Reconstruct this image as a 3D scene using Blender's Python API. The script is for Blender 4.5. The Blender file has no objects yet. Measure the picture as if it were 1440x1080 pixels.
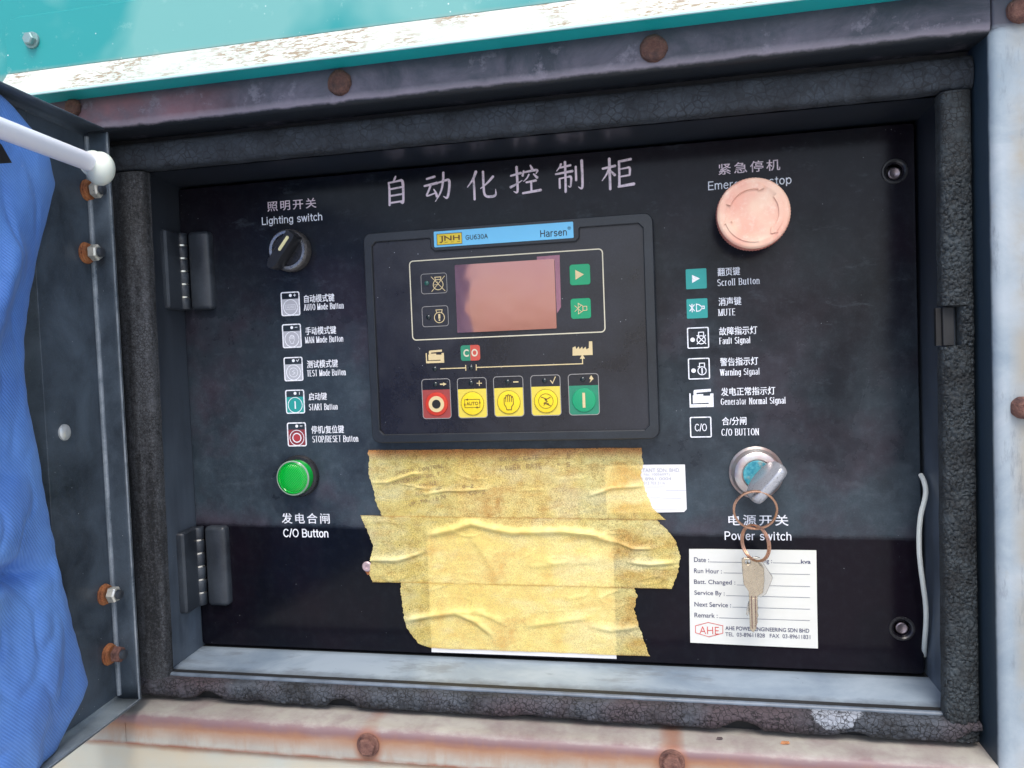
import bpy, bmesh, math, random
from mathutils import Vector, Matrix, noise
from mathutils.geometry import tessellate_polygon
random.seed(7)
sc = bpy.context.scene
COL = sc.collection

# ------------------------------------------------------------------ camera
# world: X right, Z up, Y into the wall; the front of the control panel is the plane Y = 0
CAM = Vector((0.1279, -0.6243, -0.0184))
FPX = 1073.9
def _rodr(a):
    a = Vector(a); th = a.length
    return Matrix.Rotation(th, 3, a / th)
RW = _rodr((0.0415, 0.2009, -0.0345)) @ Matrix(((1, 0, 0), (0, 0, -1), (0, 1, 0)))
cam_d = bpy.data.cameras.new('camera'); cam = bpy.data.objects.new('camera', cam_d); COL.objects.link(cam)
cam_d.sensor_width = 36; cam_d.lens = FPX / 1440 * 36; cam_d.clip_start = 0.01; cam_d.clip_end = 500
_r, _d, _f = RW[0], RW[1], RW[2]
M3 = Matrix((( _r.x, -_d.x, -_f.x), (_r.y, -_d.y, -_f.y), (_r.z, -_d.z, -_f.z)))
cam.matrix_world = Matrix.Translation(CAM) @ M3.to_4x4()
sc.camera = cam

# ------------------------------------------------------------------ light
SUN_EL, SUN_AZ = math.radians(58), math.radians(172)      # azimuth from +Y, clockwise seen from above
w = bpy.data.worlds.new('World'); sc.world = w; w.use_nodes = True
wn = w.node_tree.nodes; wl = w.node_tree.links
sky = wn.new('ShaderNodeTexSky'); sky.sky_type = 'NISHITA'; sky.sun_disc = False
sky.sun_elevation = SUN_EL; sky.sun_rotation = SUN_AZ; sky.dust_density = 3.0; sky.air_density = 1.0
wl.new(sky.outputs[0], wn['Background'].inputs[0]); wn['Background'].inputs[1].default_value = 0.13
sd = bpy.data.lights.new('sun', 'SUN'); sd.energy = 1.2; sd.angle = math.radians(26); sd.color = (1, .97, .93)
so = bpy.data.objects.new('sun', sd); COL.objects.link(so)
sv = Vector((math.sin(SUN_AZ) * math.cos(SUN_EL), math.cos(SUN_AZ) * math.cos(SUN_EL), math.sin(SUN_EL)))
so.rotation_euler = sv.to_track_quat('Z', 'Y').to_euler()
sc.view_settings.view_transform = 'Standard'; sc.view_settings.look = 'None'
sc.view_settings.gamma = 1; sc.view_settings.use_curve_mapping = False
sc.view_settings.exposure = 1.0

# ------------------------------------------------------------------ survey helpers: a sight line of the photograph met with a plane of the place
def ray(u, v):
    c = Vector(((u - 720) / FPX, (v - 540) / FPX, 1))
    return RW.transposed() @ c
def P(u, v, y=0.0):
    r = ray(u, v); return CAM + r * ((y - CAM.y) / r.y)
def PN(u, v, pt, n):
    r = ray(u, v); return CAM + r * (n.dot(pt - CAM) / n.dot(r))
def box(u0, v0, u1, v1, y=0.0):
    um, vm = (u0 + u1) / 2, (v0 + v1) / 2
    return P(u0, vm, y).x, P(um, v1, y).z, P(u1, vm, y).x, P(um, v0, y).z      # x0 z0 x1 z1
def row(u0, vc0, u1, vc1, h, y=0.0):
    a = P(u0, vc0, y); b = P(u1, vc1, y); um, vm = (u0 + u1) / 2, (vc0 + vc1) / 2
    hh = (P(um, vm - h / 2, y) - P(um, vm + h / 2, y)).z
    zc = (a.z + b.z) / 2
    return a.x, zc - hh / 2, b.x, zc + hh / 2

# ------------------------------------------------------------------ node materials
class N:
    def __init__(s, name):
        s.m = bpy.data.materials.new(name); s.m.use_nodes = True
        s.t = s.m.node_tree; s.n = s.t.nodes; s.l = s.t.links
        s.b = s.n['Principled BSDF']; s.tc = s.n.new('ShaderNodeTexCoord').outputs['Object']
    def put(s, inp, v):
        if isinstance(v, bpy.types.NodeSocket): s.l.new(v, inp)
        elif isinstance(v, (tuple, list)) and len(v) == 3 and inp.type == 'RGBA': inp.default_value = (*v, 1)
        else: inp.default_value = v
    def set(s, **k):
        nm = dict(base='Base Color', rough='Roughness', metal='Metallic', normal='Normal', alpha='Alpha', trans='Transmission Weight',
                  spec='Specular IOR Level', coat='Coat Weight', coatr='Coat Roughness', ior='IOR', sss='Subsurface Weight', sheen='Sheen Weight')
        for a, v in k.items(): s.put(s.b.inputs[nm[a]], v)
        return s.m
    def map(s, sc=(1, 1, 1), rot=(0, 0, 0), loc=(0, 0, 0)):
        n = s.n.new('ShaderNodeMapping'); n.inputs['Scale'].default_value = sc; n.inputs['Rotation'].default_value = rot
        n.inputs['Location'].default_value = loc; s.l.new(s.tc, n.inputs[0]); return n.outputs[0]
    def noise(s, scale, detail=4, rough=.6, vec=None, dist=0):
        n = s.n.new('ShaderNodeTexNoise'); n.inputs['Scale'].default_value = scale; n.inputs['Detail'].default_value = detail
        n.inputs['Roughness'].default_value = rough; n.inputs['Distortion'].default_value = dist
        s.l.new(vec or s.tc, n.inputs['Vector']); return n.outputs['Fac']
    def vor(s, scale, feature='F1', vec=None, rnd=1):
        n = s.n.new('ShaderNodeTexVoronoi'); n.feature = feature; n.inputs['Scale'].default_value = scale
        n.inputs['Randomness'].default_value = rnd
        s.l.new(vec or s.tc, n.inputs['Vector']); return n.outputs['Distance']
    def ramp(s, f, a, b, lo=0., hi=1.):
        n = s.n.new('ShaderNodeMapRange'); n.clamp = True
        for i, v in ((0, f), (1, a), (2, b), (3, lo), (4, hi)): s.put(n.inputs[i], v)
        return n.outputs[0]
    def mth(s, op, a, b=0.):
        n = s.n.new('ShaderNodeMath'); n.operation = op; s.put(n.inputs[0], a); s.put(n.inputs[1], b); n.use_clamp = False; return n.outputs[0]
    def mix(s, f, a, b):
        n = s.n.new('ShaderNodeMix'); n.data_type = 'RGBA'; s.put(n.inputs['Factor'], f)
        s.put(n.inputs[6], a); s.put(n.inputs[7], b); return n.outputs[2]
    def bump(s, h, strength=.3, dist=.001, normal=None):
        n = s.n.new('ShaderNodeBump'); n.inputs['Strength'].default_value = strength; n.inputs['Distance'].default_value = dist
        s.l.new(h, n.inputs['Height'])
        if normal: s.l.new(normal, n.inputs['Normal'])
        return n.outputs[0]
    def xyz(s):
        n = s.n.new('ShaderNodeSeparateXYZ'); s.l.new(s.tc, n.inputs[0]); return n.outputs
    def geo(s, which='Position'):
        return s.n.new('ShaderNodeNewGeometry').outputs[which]
    def wxyz(s):
        n = s.n.new('ShaderNodeSeparateXYZ'); s.l.new(s.geo(), n.inputs[0]); return n.outputs

def simple(name, base, rough=.5, metal=0, bumpy=0, var=.15, scale=60, **k):
    q = N(name); f = q.noise(scale, 5)
    dark = tuple(c * (1 - var) for c in base); lite = tuple(min(1, c * (1 + var)) for c in base)
    q.set(base=q.mix(f, dark, lite), rough=q.ramp(q.noise(scale * 2), .3, .7, max(.02, rough - .07), min(1, rough + .07)), metal=metal, **k)
    if bumpy: q.set(normal=q.bump(q.noise(scale * 12, 3), bumpy, .0005))
    return q.m

def black_paint(name, base, dust_sheen, amount=.5, rough=.35, specks=.0, streak=False, scale=14, bump=.05, lo=.35, hi=.75):
    q = N(name)
    f = q.noise(scale, 8, .65, dist=.4); f2 = q.noise(scale * .35, 3, .5); fine = q.noise(900, 2)
    d = q.mth('MULTIPLY', q.ramp(q.mth('ADD', q.mth('MULTIPLY', f, .6), q.mth('MULTIPLY', f2, .4)), lo, hi), amount)
    c = q.mix(d, base, dust_sheen)
    c = q.mix(q.ramp(fine, .45, .75, 0, .12), c, tuple(min(1, x * 1.6 + .02) for x in dust_sheen))
    if streak:
        st = q.noise(1, 5, .7, vec=q.map((90, 90, 6)))
        c = q.mix(q.ramp(st, .5, .75, 0, .45), c, dust_sheen)
    if specks:
        v = q.vor(170); v2 = q.noise(60, 2)
        m = q.mth('MULTIPLY', q.ramp(v, .03, .07, 1, 0), q.ramp(v2, .52, .6))
        c = q.mix(q.mth('MULTIPLY', m, specks), c, (.5, .52, .55))
        sx = q.noise(1, 3, .8, vec=q.map((420, 420, 60), (0, .5, 0)))
        c = q.mix(q.ramp(sx, .74, .80, 0, specks * .6), c, (.4, .42, .46))
    q.set(base=c, rough=q.ramp(d, 0, amount + .01, rough, min(1, rough + .28)))
    q.set(normal=q.bump(q.noise(350, 4), bump, .0006))
    return q.m

def rubber(name, base, lite, cell=260, crack=.7, rough=.75, tint=None, streak=False):
    q = N(name)
    wob = q.noise(70, 3)
    v = q.vor(cell, 'DISTANCE_TO_EDGE', vec=None)
    v2 = q.vor(cell * 2.6, 'DISTANCE_TO_EDGE')
    cr = q.mth('MULTIPLY', q.ramp(v, .0, .09), q.ramp(v2, 0, .07, .6, 1))
    cr = q.mth('MAXIMUM', cr, q.ramp(wob, .35, .35 + .5 * crack, 1 - crack * .2, 0))
    f = q.noise(45, 7, .7)
    if streak: f = q.mth('ADD', q.mth('MULTIPLY', q.noise(420, 4, .8), .45), q.mth('MULTIPLY', q.noise(1, 5, .6, vec=q.map((75, 75, 7))), .55))
    c = q.mix(q.ramp(f, .42 if streak else .35, .62 if streak else .7), base, lite)
    if tint:
        c = q.mix(q.ramp(q.noise(9, 3), .45, .62), c, tint)
    c = q.mix(cr, tuple(x * .18 for x in base), c)
    if name.startswith('purple'):
        x = q.wxyz(); bp = P(1178, 1008, -.068); dx_ = q.mth('MULTIPLY', q.mth('SUBTRACT', x[0], bp.x), .55); dz_ = q.mth('SUBTRACT', x[2], bp.z)
        rr = q.mth('ADD', q.mth('POWER', q.mth('ADD', q.mth('MULTIPLY', dx_, dx_), q.mth('MULTIPLY', dz_, dz_)), .5), q.mth('MULTIPLY', q.noise(110, 4), .010))
        fl = q.mth('MULTIPLY', q.ramp(rr, .0135, .0125, 1, 0), 1.0); fl = q.ramp(rr, .0132, .0142, .9, 0)
        c = q.mix(q.mth('MULTIPLY', fl, cr), c, (.30, .33, .38))
        c = q.mix(q.mth('MULTIPLY', q.ramp(q.vor(190), .03, .06, .6, 0), q.ramp(q.noise(40, 3), .5, .6)), c, (.35, .33, .28))
    q.set(base=c, rough=rough, normal=q.bump(q.mth('ADD', cr, q.mth('MULTIPLY', q.noise(900, 4), .5)), .5, .0012))
    return q.m

def rust(name, c1=(.20, .055, .025), c2=(.36, .14, .06), c3=(.09, .03, .025), rough=.85):
    q = N(name); a = q.noise(260, 6, .7); b = q.noise(70, 4)
    c = q.mix(q.ramp(a, .35, .65), c1, c2); c = q.mix(q.ramp(b, .5, .7), c, c3)
    q.set(base=c, rough=rough, normal=q.bump(q.mth('ADD', a, q.noise(900, 4)), 1.0, .0014)); return q.m

# --- the materials of the place
M = {}
def panel_mat():
    q = N('panel_black_enamel'); x = q.wxyz()
    big = q.noise(5.5, 6, .62, dist=.6); mid = q.noise(26, 6, .65); fine = q.noise(800, 2); grn = q.noise(120, 6, .7)
    # bright reflected band, sharp below and dimmer near the top, painted over dust
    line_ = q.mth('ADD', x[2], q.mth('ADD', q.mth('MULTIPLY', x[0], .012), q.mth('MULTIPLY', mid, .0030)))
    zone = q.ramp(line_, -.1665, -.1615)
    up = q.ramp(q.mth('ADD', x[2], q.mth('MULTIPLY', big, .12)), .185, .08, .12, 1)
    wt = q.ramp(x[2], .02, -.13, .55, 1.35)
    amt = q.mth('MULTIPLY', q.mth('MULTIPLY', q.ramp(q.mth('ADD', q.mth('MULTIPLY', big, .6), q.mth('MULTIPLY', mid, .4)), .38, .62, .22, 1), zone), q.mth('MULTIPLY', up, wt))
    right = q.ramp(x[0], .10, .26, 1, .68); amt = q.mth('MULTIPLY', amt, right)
    hue = q.ramp(q.noise(8, 4, .6, vec=q.map((1, 1, 1), (0, 0, 0), (3, 1, 7))), .47, .58)
    dust_sheen = q.mix(hue, (.038, .056, .072), (.050, .045, .062))
    base = q.mix(q.ramp(q.noise(7, 4), .4, .6), (.0035, .0045, .008), (.007, .005, .009))
    c = q.mix(amt, base, dust_sheen)
    c = q.mix(q.mth('MULTIPLY', q.ramp(grn, .48, .7, 0, .30), q.mth('ADD', amt, .12)), c, (.09, .11, .135))
    c = q.mix(q.mth('MULTIPLY', q.ramp(fine, .5, .8, 0, .10), q.mth('ADD', amt, .1)), c, (.2, .22, .26))
    v = q.vor(170); m1 = q.mth('MULTIPLY', q.ramp(v, .025, .06, 1, 0), q.ramp(q.noise(60, 2), .55, .62))
    c = q.mix(q.mth('MULTIPLY', m1, .6), c, (.45, .47, .5))
    sm_ = q.mth('MULTIPLY', q.ramp(q.noise(1, 6, .75, vec=q.map((22, 22, 55), (0, .35, 0))), .58, .74, 0, .32), zone); c = q.mix(sm_, c, (.11, .135, .16))
    for rot, sc_, th_ in ((.5, (420, 420, 50), .735), (-.9, (380, 380, 45), .75), (1.4, (300, 300, 38), .755)):
        sx = q.noise(1, 3, .8, vec=q.map(sc_, (0, rot, 0))); c = q.mix(q.ramp(sx, th_, th_ + .05, 0, .35), c, (.35, .38, .42))
    q.set(base=c, rough=q.ramp(amt, 0, .9, .16, .42), spec=q.ramp(amt, 0, .5, .16, .34), normal=q.bump(q.noise(300, 4), .015, .0005)); return q.m
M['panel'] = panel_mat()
def jamb_mat():
    q = N('jamb_dark_paint'); x = q.wxyz(); f = q.noise(18, 7, .65, dist=.4); st = q.noise(1, 5, .6, vec=q.map((60, 60, 8)))
    low = q.ramp(q.mth('ADD', x[2], q.mth('MULTIPLY', f, .08)), .10, -.24)
    amt = q.mth('MULTIPLY', q.ramp(q.mth('ADD', q.mth('MULTIPLY', f, .5), q.mth('MULTIPLY', st, .5)), .35, .62, .35, 1), q.mth('ADD', q.mth('MULTIPLY', low, .95), .05))
    c = q.mix(amt, (.018, .022, .030), (.15, .19, .24)); v = q.vor(150)
    c = q.mix(q.mth('MULTIPLY', q.ramp(v, .03, .06, .6, 0), q.ramp(q.noise(50, 2), .52, .6)), c, (.5, .5, .5))
    q.set(base=c, rough=q.ramp(amt, 0, 1, .30, .5), normal=q.bump(q.noise(300, 4), .08, .0006)); return q.m
M['jamb'] = jamb_mat()
def sill_mat():
    q = N('sill_grey_paint'); x = q.wxyz(); f = q.noise(12, 6, .6, dist=.5); g = q.noise(70, 6, .7)
    c = q.mix(q.ramp(f, .35, .62), (.18, .24, .31), (.32, .39, .46))
    fr_ = q.mth('ADD', x[1], q.mth('MULTIPLY', q.mth('SUBTRACT', g, .5), .020))
    c = q.mix(q.ramp(fr_, -.040, -.056, 0, .92), c, (.06, .07, .08))
    c = q.mix(q.ramp(x[1], -.006, -.0005, 0, .5), c, (.12, .14, .16))
    sm = q.mth('MULTIPLY', q.ramp(q.noise(1, 5, .7, vec=q.map((14, 40, 14))), .55, .66), .7); c = q.mix(sm, c, (.17, .20, .23))
    c = q.mix(q.mth('MULTIPLY', q.ramp(q.vor(130), .03, .07, .8, 0), q.ramp(q.noise(30, 3), .5, .6)), c, (.05, .05, .05))
    q.set(base=c, rough=.5, normal=q.bump(g, .15, .0008)); return q.m
M['jamb_sill'] = sill_mat()
M['door'] = black_paint('door_black_paint', (.018, .024, .032), (.085, .115, .15), .95, .28, specks=.8, scale=22, lo=.36, hi=.62, bump=.1)
M['hinge'] = black_paint('hinge_dark_zinc', (.010, .012, .017), (.055, .068, .085), .9, .30, scale=20, lo=.38, hi=.66)
M['seal'] = rubber('cracked_black_rubber', (.009, .012, .015), (.048, .064, .075), 300, .3)
M['seal_t'] = rubber('grey_black_rubber', (.014, .018, .024), (.050, .062, .078), 170, 1.0)
M['seal_l'] = rubber('dusty_black_rubber', (.008, .0095, .012), (.095, .102, .115), 420, .5, streak=True)
M['seal_b'] = rubber('purple_black_rubber', (.014, .016, .020), (.085, .10, .125), 260, .3, tint=(.062, .046, .055))
def frame_steel():
    q = N('weathered_purple_steel'); x = q.wxyz()
    f = q.noise(13, 8, .68, dist=.7); st = q.noise(1, 5, .6, vec=q.map((30, 30, 7)))
    c = q.mix(q.ramp(f, .38, .62), (.024, .031, .048), (.135, .12, .16))
    c = q.mix(q.ramp(st, .45, .7, 0, .55), c, (.045, .055, .075))
    left = q.mth('MULTIPLY', q.ramp(x[0], -.16, -.30), q.ramp(q.noise(18, 5), .3, .6))
    c = q.mix(left, c, (.24, .085, .095)); c = q.mix(q.mth('MULTIPLY', q.ramp(q.noise(34, 7, .7), .55, .62), .6), c, (.22, .20, .25)); c = q.mix(q.ramp(x[2], .190, .196, 0, .7), c, (.03, .04, .06))  # last mix: canopy shade painted along the rail's top
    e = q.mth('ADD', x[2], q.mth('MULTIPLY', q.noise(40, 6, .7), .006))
    c = q.mix(q.ramp(e, .1765, .1815, .75, 0), c, (.26, .235, .28))  # highlight along the lower edge painted in
    c = q.mix(q.ramp(e, .1750, .1768, 1, 0), c, (.012, .016, .022))  # underside shade painted in near black
    q.set(base=c, rough=.5, normal=q.bump(q.mth('ADD', q.noise(300, 5), q.noise(40, 5)), .3, .0010)); return q.m
M['bar'] = frame_steel()
YF_ = -.09
def pale_frame(name, base, lite, horizontal):
    q = N(name); x = q.wxyz()
    f = q.noise(16, 7, .65, dist=.6); g = q.noise(60, 5)
    c = q.mix(q.ramp(f, .35, .65), base, lite)
    c = q.mix(q.ramp(g, .62, .75, 0, .35), c, (.30, .26, .2))
    if horizontal:          # rust creeping down from the bend
        e = q.mth('ADD', x[2], q.mth('MULTIPLY', q.mth('SUBTRACT', q.noise(1, 6, .7, vec=q.map((26, 26, 70))), .5), .009))
        band = q.mth('MULTIPLY', q.ramp(e, -.3185, -.3065), q.ramp(e, -.2985, -.3035))
        c = q.mix(q.mth('MULTIPLY', band, q.ramp(q.noise(12, 4), .3, .5, .5, .95)), c, (.30, .135, .06))
        b2 = q.mth('MULTIPLY', q.ramp(e, -.3085, -.3030), q.ramp(e, -.2968, -.3000))
        c = q.mix(q.mth('MULTIPLY', b2, .8), c, (.17, .10, .12))
        b3 = q.ramp(x[2], -.3200, -.3222, 0, .9)
        rs = q.ramp(q.noise(1, 6, .7, vec=q.map((45, 45, 9))), .50, .60)
        c = q.mix(q.mth('MULTIPLY', q.mth('MULTIPLY', rs, q.ramp(x[2], -.2990, -.3050)), .28), c, (.30, .15, .075))
        for bu, bv in ((518, 1047), (945, 1071)):
            bp = P(bu, bv, YF_); dxx = q.mth('SUBTRACT', x[0], bp.x); dz = q.mth('MULTIPLY', q.mth('SUBTRACT', x[2], bp.z - .002), .8)
            rr = q.mth('POWER', q.mth('ADD', q.mth('MULTIPLY', dxx, dxx), q.mth('MULTIPLY', dz, dz)), .5)
            c = q.mix(q.ramp(q.mth('ADD', rr, q.mth('MULTIPLY', g, .004)), .010, .0155, .85, 0), c, (.26, .10, .05))
        c = q.mix(q.mth('MULTIPLY', b3, q.ramp(q.noise(50, 5), .3, .6)), c, (.24, .075, .035))
    else:
        e = q.mth('ADD', x[0], q.mth('MULTIPLY', f, .01))
        c = q.mix(q.ramp(e, .3335, .3365, .9, 0), c, (.22, .27, .33))
        c = q.mix(q.mth('MULTIPLY', q.ramp(x[0], .338, .347), q.ramp(q.noise(14, 5), .38, .56, 0, .85)), c, (.31, .28, .22)); c = q.mix(q.ramp(q.noise(1, 6, .75, vec=q.map((60, 60, 14))), .56, .66, 0, .6), c, (.13, .15, .17))
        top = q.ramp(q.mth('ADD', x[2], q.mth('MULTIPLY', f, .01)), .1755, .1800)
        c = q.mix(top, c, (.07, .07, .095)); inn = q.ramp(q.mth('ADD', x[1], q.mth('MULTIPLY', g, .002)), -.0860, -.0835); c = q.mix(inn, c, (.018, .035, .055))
    q.set(base=c, rough=.5, normal=q.bump(q.noise(240, 5), .12, .0008)); return q.m
M['frame_r'] = pale_frame('faded_blue_white_paint', (.22, .28, .33), (.36, .41, .45), False)
M['frame_b'] = pale_frame('rust_streaked_white_paint', (.29, .265, .235), (.40, .385, .34), True)
def lower_skin():
    q = N('rust_edged_cream_paint'); x = q.wxyz(); f = q.noise(9, 5)
    c = q.mix(q.ramp(f, .35, .65), (.42, .46, .43), (.50, .43, .31))
    e = q.mth('ADD', x[2], q.mth('MULTIPLY', q.noise(50, 5), .005))
    c = q.mix(q.ramp(e, -.326, -.321, 0, .9), c, (.34, .14, .07))
    q.set(base=c, rough=.55); return q.m
M['skin_b'] = lower_skin()
def teal(name, lip):
    q = N(name); f = q.noise(5, 4, .55, dist=.25); g = q.noise(45, 6, .7)
    if lip:
        c = q.mix(q.ramp(f, .3, .7), (.50, .60, .56), (.66, .70, .64))  # sun glare on the lip painted in as a near-white base
        sp = q.mth('MULTIPLY', q.ramp(q.noise(1, 6, .8, vec=q.map((130, 420, 420), (0, .1, 0))), .475, .55), q.ramp(q.noise(13, 4), .42, .54, .2, 1))
        c = q.mix(q.mth('MULTIPLY', sp, .9), c, (.24, .15, .075))
    else:
        c = q.mix(q.ramp(f, .44, .54), (.14, .38, .36), (.014, .27, .275))
        c = q.mix(q.ramp(g, .60, .72, 0, .6), c, (.28, .50, .47))
        sp = q.ramp(q.vor(120), .04, .09, .7, 0)
        c = q.mix(q.mth('MULTIPLY', sp, q.ramp(q.noise(30), .5, .6)), c, (.8, .85, .85))
        x = q.wxyz()
        c = q.mix(q.mth('MULTIPLY', q.ramp(x[2], .2255, .2215), q.ramp(g, .3, .6, .1, .5)), c, (.35, .33, .27))
    q.set(base=c, rough=.38, normal=q.bump(g, .08, .0008)); return q.m
M['teal'] = teal('faded_turquoise_paint', False); M['teal_lip'] = teal('sunlit_turquoise_lip_paint', True)
M['teal_d'] = simple('deep_turquoise_paint', (.008, .40, .40), .35, var=.2, scale=12)
M['white_edge'] = simple('cyan_white_paint', (.45, .66, .66), .4)
M['rustbolt'] = rust('rusted_bolt_steel', (.13, .055, .045), (.24, .12, .09), (.06, .03, .03))
M['rustbolt_d'] = rust('dark_rusted_steel', (.10, .045, .038), (.17, .085, .06), (.05, .03, .03))
M['rust_o'] = rust('bright_orange_rust', (.34, .10, .03), (.48, .22, .09), (.16, .045, .02))
M['nut'] = simple('dull_zinc_nut', (.66, .65, .58), .32, .6, .3, .3, 160)
M['stud'] = simple('dark_threaded_steel', (.06, .07, .085), .4, .5)
M['white_zinc'] = simple('pale_zinc', (.65, .68, .68), .35, .5)
def worn_ink(name, c):
    q = N(name); k = q.mth('ADD', q.mth('MULTIPLY', q.noise(420, 5, .8), .6), q.mth('MULTIPLY', q.noise(60, 4), .4))
    q.set(base=q.mix(q.ramp(k, .50, .66, 0, .75), c, (.12, .13, .15)), rough=.5); return q.m
M['ink_w'] = worn_ink('white_screen_print', (.84, .86, .92)); M['ink_p'] = worn_ink('pinkish_white_screen_print', (.84, .70, .77))
M['ink_g'] = simple('grey_screen_print', (.42, .44, .49), .5, var=.08)
M['ink_mid'] = simple('light_grey_screen_print', (.40, .41, .46), .5, var=.1)
M['ink_teal'] = simple('teal_screen_print', (.02, .31, .29), .5, var=.12)
M['ink_red'] = simple('dull_red_screen_print', (.24, .035, .045), .5, var=.12)
M['ink_red2'] = simple('red_screen_print', (.40, .04, .05), .5, var=.12)
M['cream'] = simple('cream_print', (.62, .50, .27), .5, var=.1)
M['cream_l'] = simple('pale_cream_print', (.60, .56, .42), .5, var=.1)
M['keyline'] = simple('grey_key_outline', (.27, .26, .25), .45, var=.1)
M['yellow'] = simple('yellow_key_film', (.80, .60, .015), .35, var=.05)
M['yellow_m'] = simple('matte_yellow_key_film', (.68, .55, .07), .42, var=.08)
M['red'] = simple('red_key_film', (.52, .035, .015), .35, var=.1)
M['red_m'] = simple('dusty_red_key_film', (.29, .045, .04), .5, var=.2, scale=150)
M['green'] = simple('green_key_film', (.008, .29, .13), .35, var=.1)
M['green_m'] = simple('dusty_green_key_film', (.02, .21, .12), .5, var=.25, scale=150)
M['brown_ink'] = simple('brown_print', (.10, .045, .01), .5)
M['black_ink'] = simple('black_print', (.015, .015, .017), .5)
M['navy_ink'] = simple('navy_print', (.03, .035, .10), .6)
M['red_ink'] = simple('red_print', (.60, .07, .06), .6)
M['faint_ink'] = simple('faint_grey_print', (.42, .42, .46), .6)
M['membrane'] = black_paint('charcoal_membrane', (.008, .007, .010), (.030, .032, .042), .8, .24, specks=.9, scale=14, lo=.42, hi=.68)
M['bezel'] = black_paint('charcoal_moulded_plastic', (.008, .009, .012), (.026, .035, .045), .8, .30, scale=20)
M['blue_label'] = simple('sky_blue_label', (.15, .50, .76), .35, var=.04)
M['gold'] = simple('yellow_badge', (.70, .52, .03), .35, var=.05)
M['led'] = simple('dark_clear_lens', (.012, .02, .022), .08)
M['led_g'] = simple('greenish_clear_lens', (.02, .09, .075), .08)
M['black'] = simple('black_plastic', (.012, .013, .016), .35, var=.2)
M['black_gl'] = simple('worn_black_plastic', (.02, .02, .023), .3, var=.2)
M['chrome'] = simple('satin_chrome', (.42, .43, .45), .28, .85, .15, .2, 120)
M['chrome_d'] = simple('knurled_grey_metal', (.16, .15, .145), .45, .6, .4, .3, 300)
M['ivory'] = simple('ivory_mark', (.66, .62, .34), .4)
M['rubber_black'] = simple('black_rubber', (.015, .016, .018), .7)
M['wire'] = simple('dirty_white_cable', (.66, .70, .66), .5, var=.12)
M['tube'] = simple('white_plastic_tube', (.78, .79, .86), .30, var=.02, scale=3)
M['cap'] = simple('cream_plastic_cap', (.66, .70, .62), .4, var=.04, sss=.1)
M['paper'] = simple('white_paper', (.74, .74, .76), .7, var=.03)
M['brown_paper'] = simple('brown_paper', (.21, .062, .05), .8, var=.2, scale=40)
M['dark_hole'] = simple('dark_recess', (.006, .006, .007), .7)
M['steel'] = simple('worn_steel', (.30, .25, .27), .35, .8)
M['copper'] = simple('copper_tinted_ring_steel', (.52, .30, .20), .3, .85, 0, .25, 150)
M['silver'] = simple('nickel_silver', (.52, .44, .33), .28, .8, .25, .25, 260)
M['silver_l'] = simple('bright_nickel', (.66, .64, .58), .25, .85)
M['worn_glint'] = black_paint('worn_glint_edge_paint', (.10, .13, .16), (.34, .38, .42), .9, .25, scale=50, lo=.4, hi=.6)  # pale tone for worn sheet edges and painted lip and bend highlights
M['interior'] = simple('dark_interior_steel', (.01, .012, .014), .8)
M['strap'] = simple('black_webbing', (.008, .008, .01), .8)
M['membranebits'] = simple('clear_film', (.3, .3, .3), .3)

def key_grey():
    q = N('cast_grey_key_metal'); a = q.mth('ADD', q.noise(700, 3), .06)
    q.set(base=q.mix(q.ramp(a, .3, .5), (.16, .17, .18), (.42, .43, .46)), rough=.26, metal=.45); return q.m
M['keyhead'] = key_grey()
def teal_core():
    q = N('teal_lock_core'); a = q.noise(300, 5); b = q.noise(90, 3)
    c = q.mix(q.ramp(a, .4, .6), (.02, .22, .30), (.10, .40, .46)); c = q.mix(q.ramp(b, .56, .66, 0, .8), c, (.45, .40, .30))
    q.set(base=c, rough=.45, metal=.2); return q.m
M['core'] = teal_core()
def lock_metal():
    q = N('stained_lock_chrome'); a = q.noise(60, 5)
    c = q.mix(q.ramp(a, .35, .6), (.55, .56, .54), (.50, .36, .34))
    q.set(base=c, rough=.32, metal=.75, normal=q.bump(q.noise(500, 3), .1, .0005)); return q.m
M['lock'] = lock_metal()
def estop(name, side):
    q = N(name); a = q.noise(50, 5); b = q.noise(14, 3)
    if side: c = q.mix(a, (.66, .20, .15), (.74, .30, .23))
    else:
        c = q.mix(q.ramp(q.mth('ADD', q.mth('MULTIPLY', a, .4), q.mth('MULTIPLY', b, .6)), .38, .62), (.74, .32, .24), (.80, .54, .40))
        c = q.mix(q.ramp(q.noise(160, 6, .75), .52, .7, 0, .5), c, (.88, .70, .58)); c = q.mix(q.mth('MULTIPLY', q.ramp(q.vor(150), .04, .08, .6, 0), q.ramp(q.noise(60, 2), .5, .6)), c, (.35, .18, .13))
    q.set(base=c, rough=.48, normal=q.bump(q.noise(400, 3), .06, .0005)); return q.m
M['estop'] = estop('sun_faded_pink_plastic', False); M['estop_s'] = estop('faded_red_plastic', True)
def lens():
    q = N('green_lamp_lens'); w_ = q.n.new('ShaderNodeTexWave'); w_.inputs['Scale'].default_value = 230; w_.inputs['Distortion'].default_value = 2
    q.l.new(q.map((1, 1, 1), (0, .6, 0)), w_.inputs[0])
    q.set(base=q.mix(q.ramp(w_.outputs['Fac'], .2, .8), (0., .27, .022), (.0, .50, .045)), rough=.15, normal=q.bump(w_.outputs['Fac'], .4, .0006), sss=.2, coat=.4); 
    q.b.inputs['Subsurface Radius'].default_value = (.001, .006, .001); return q.m
M['lens'] = lens()
M['lens_s'] = simple('green_lamp_shell', (.0, .38, .045), .15, var=.1, coat=.4)
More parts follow.
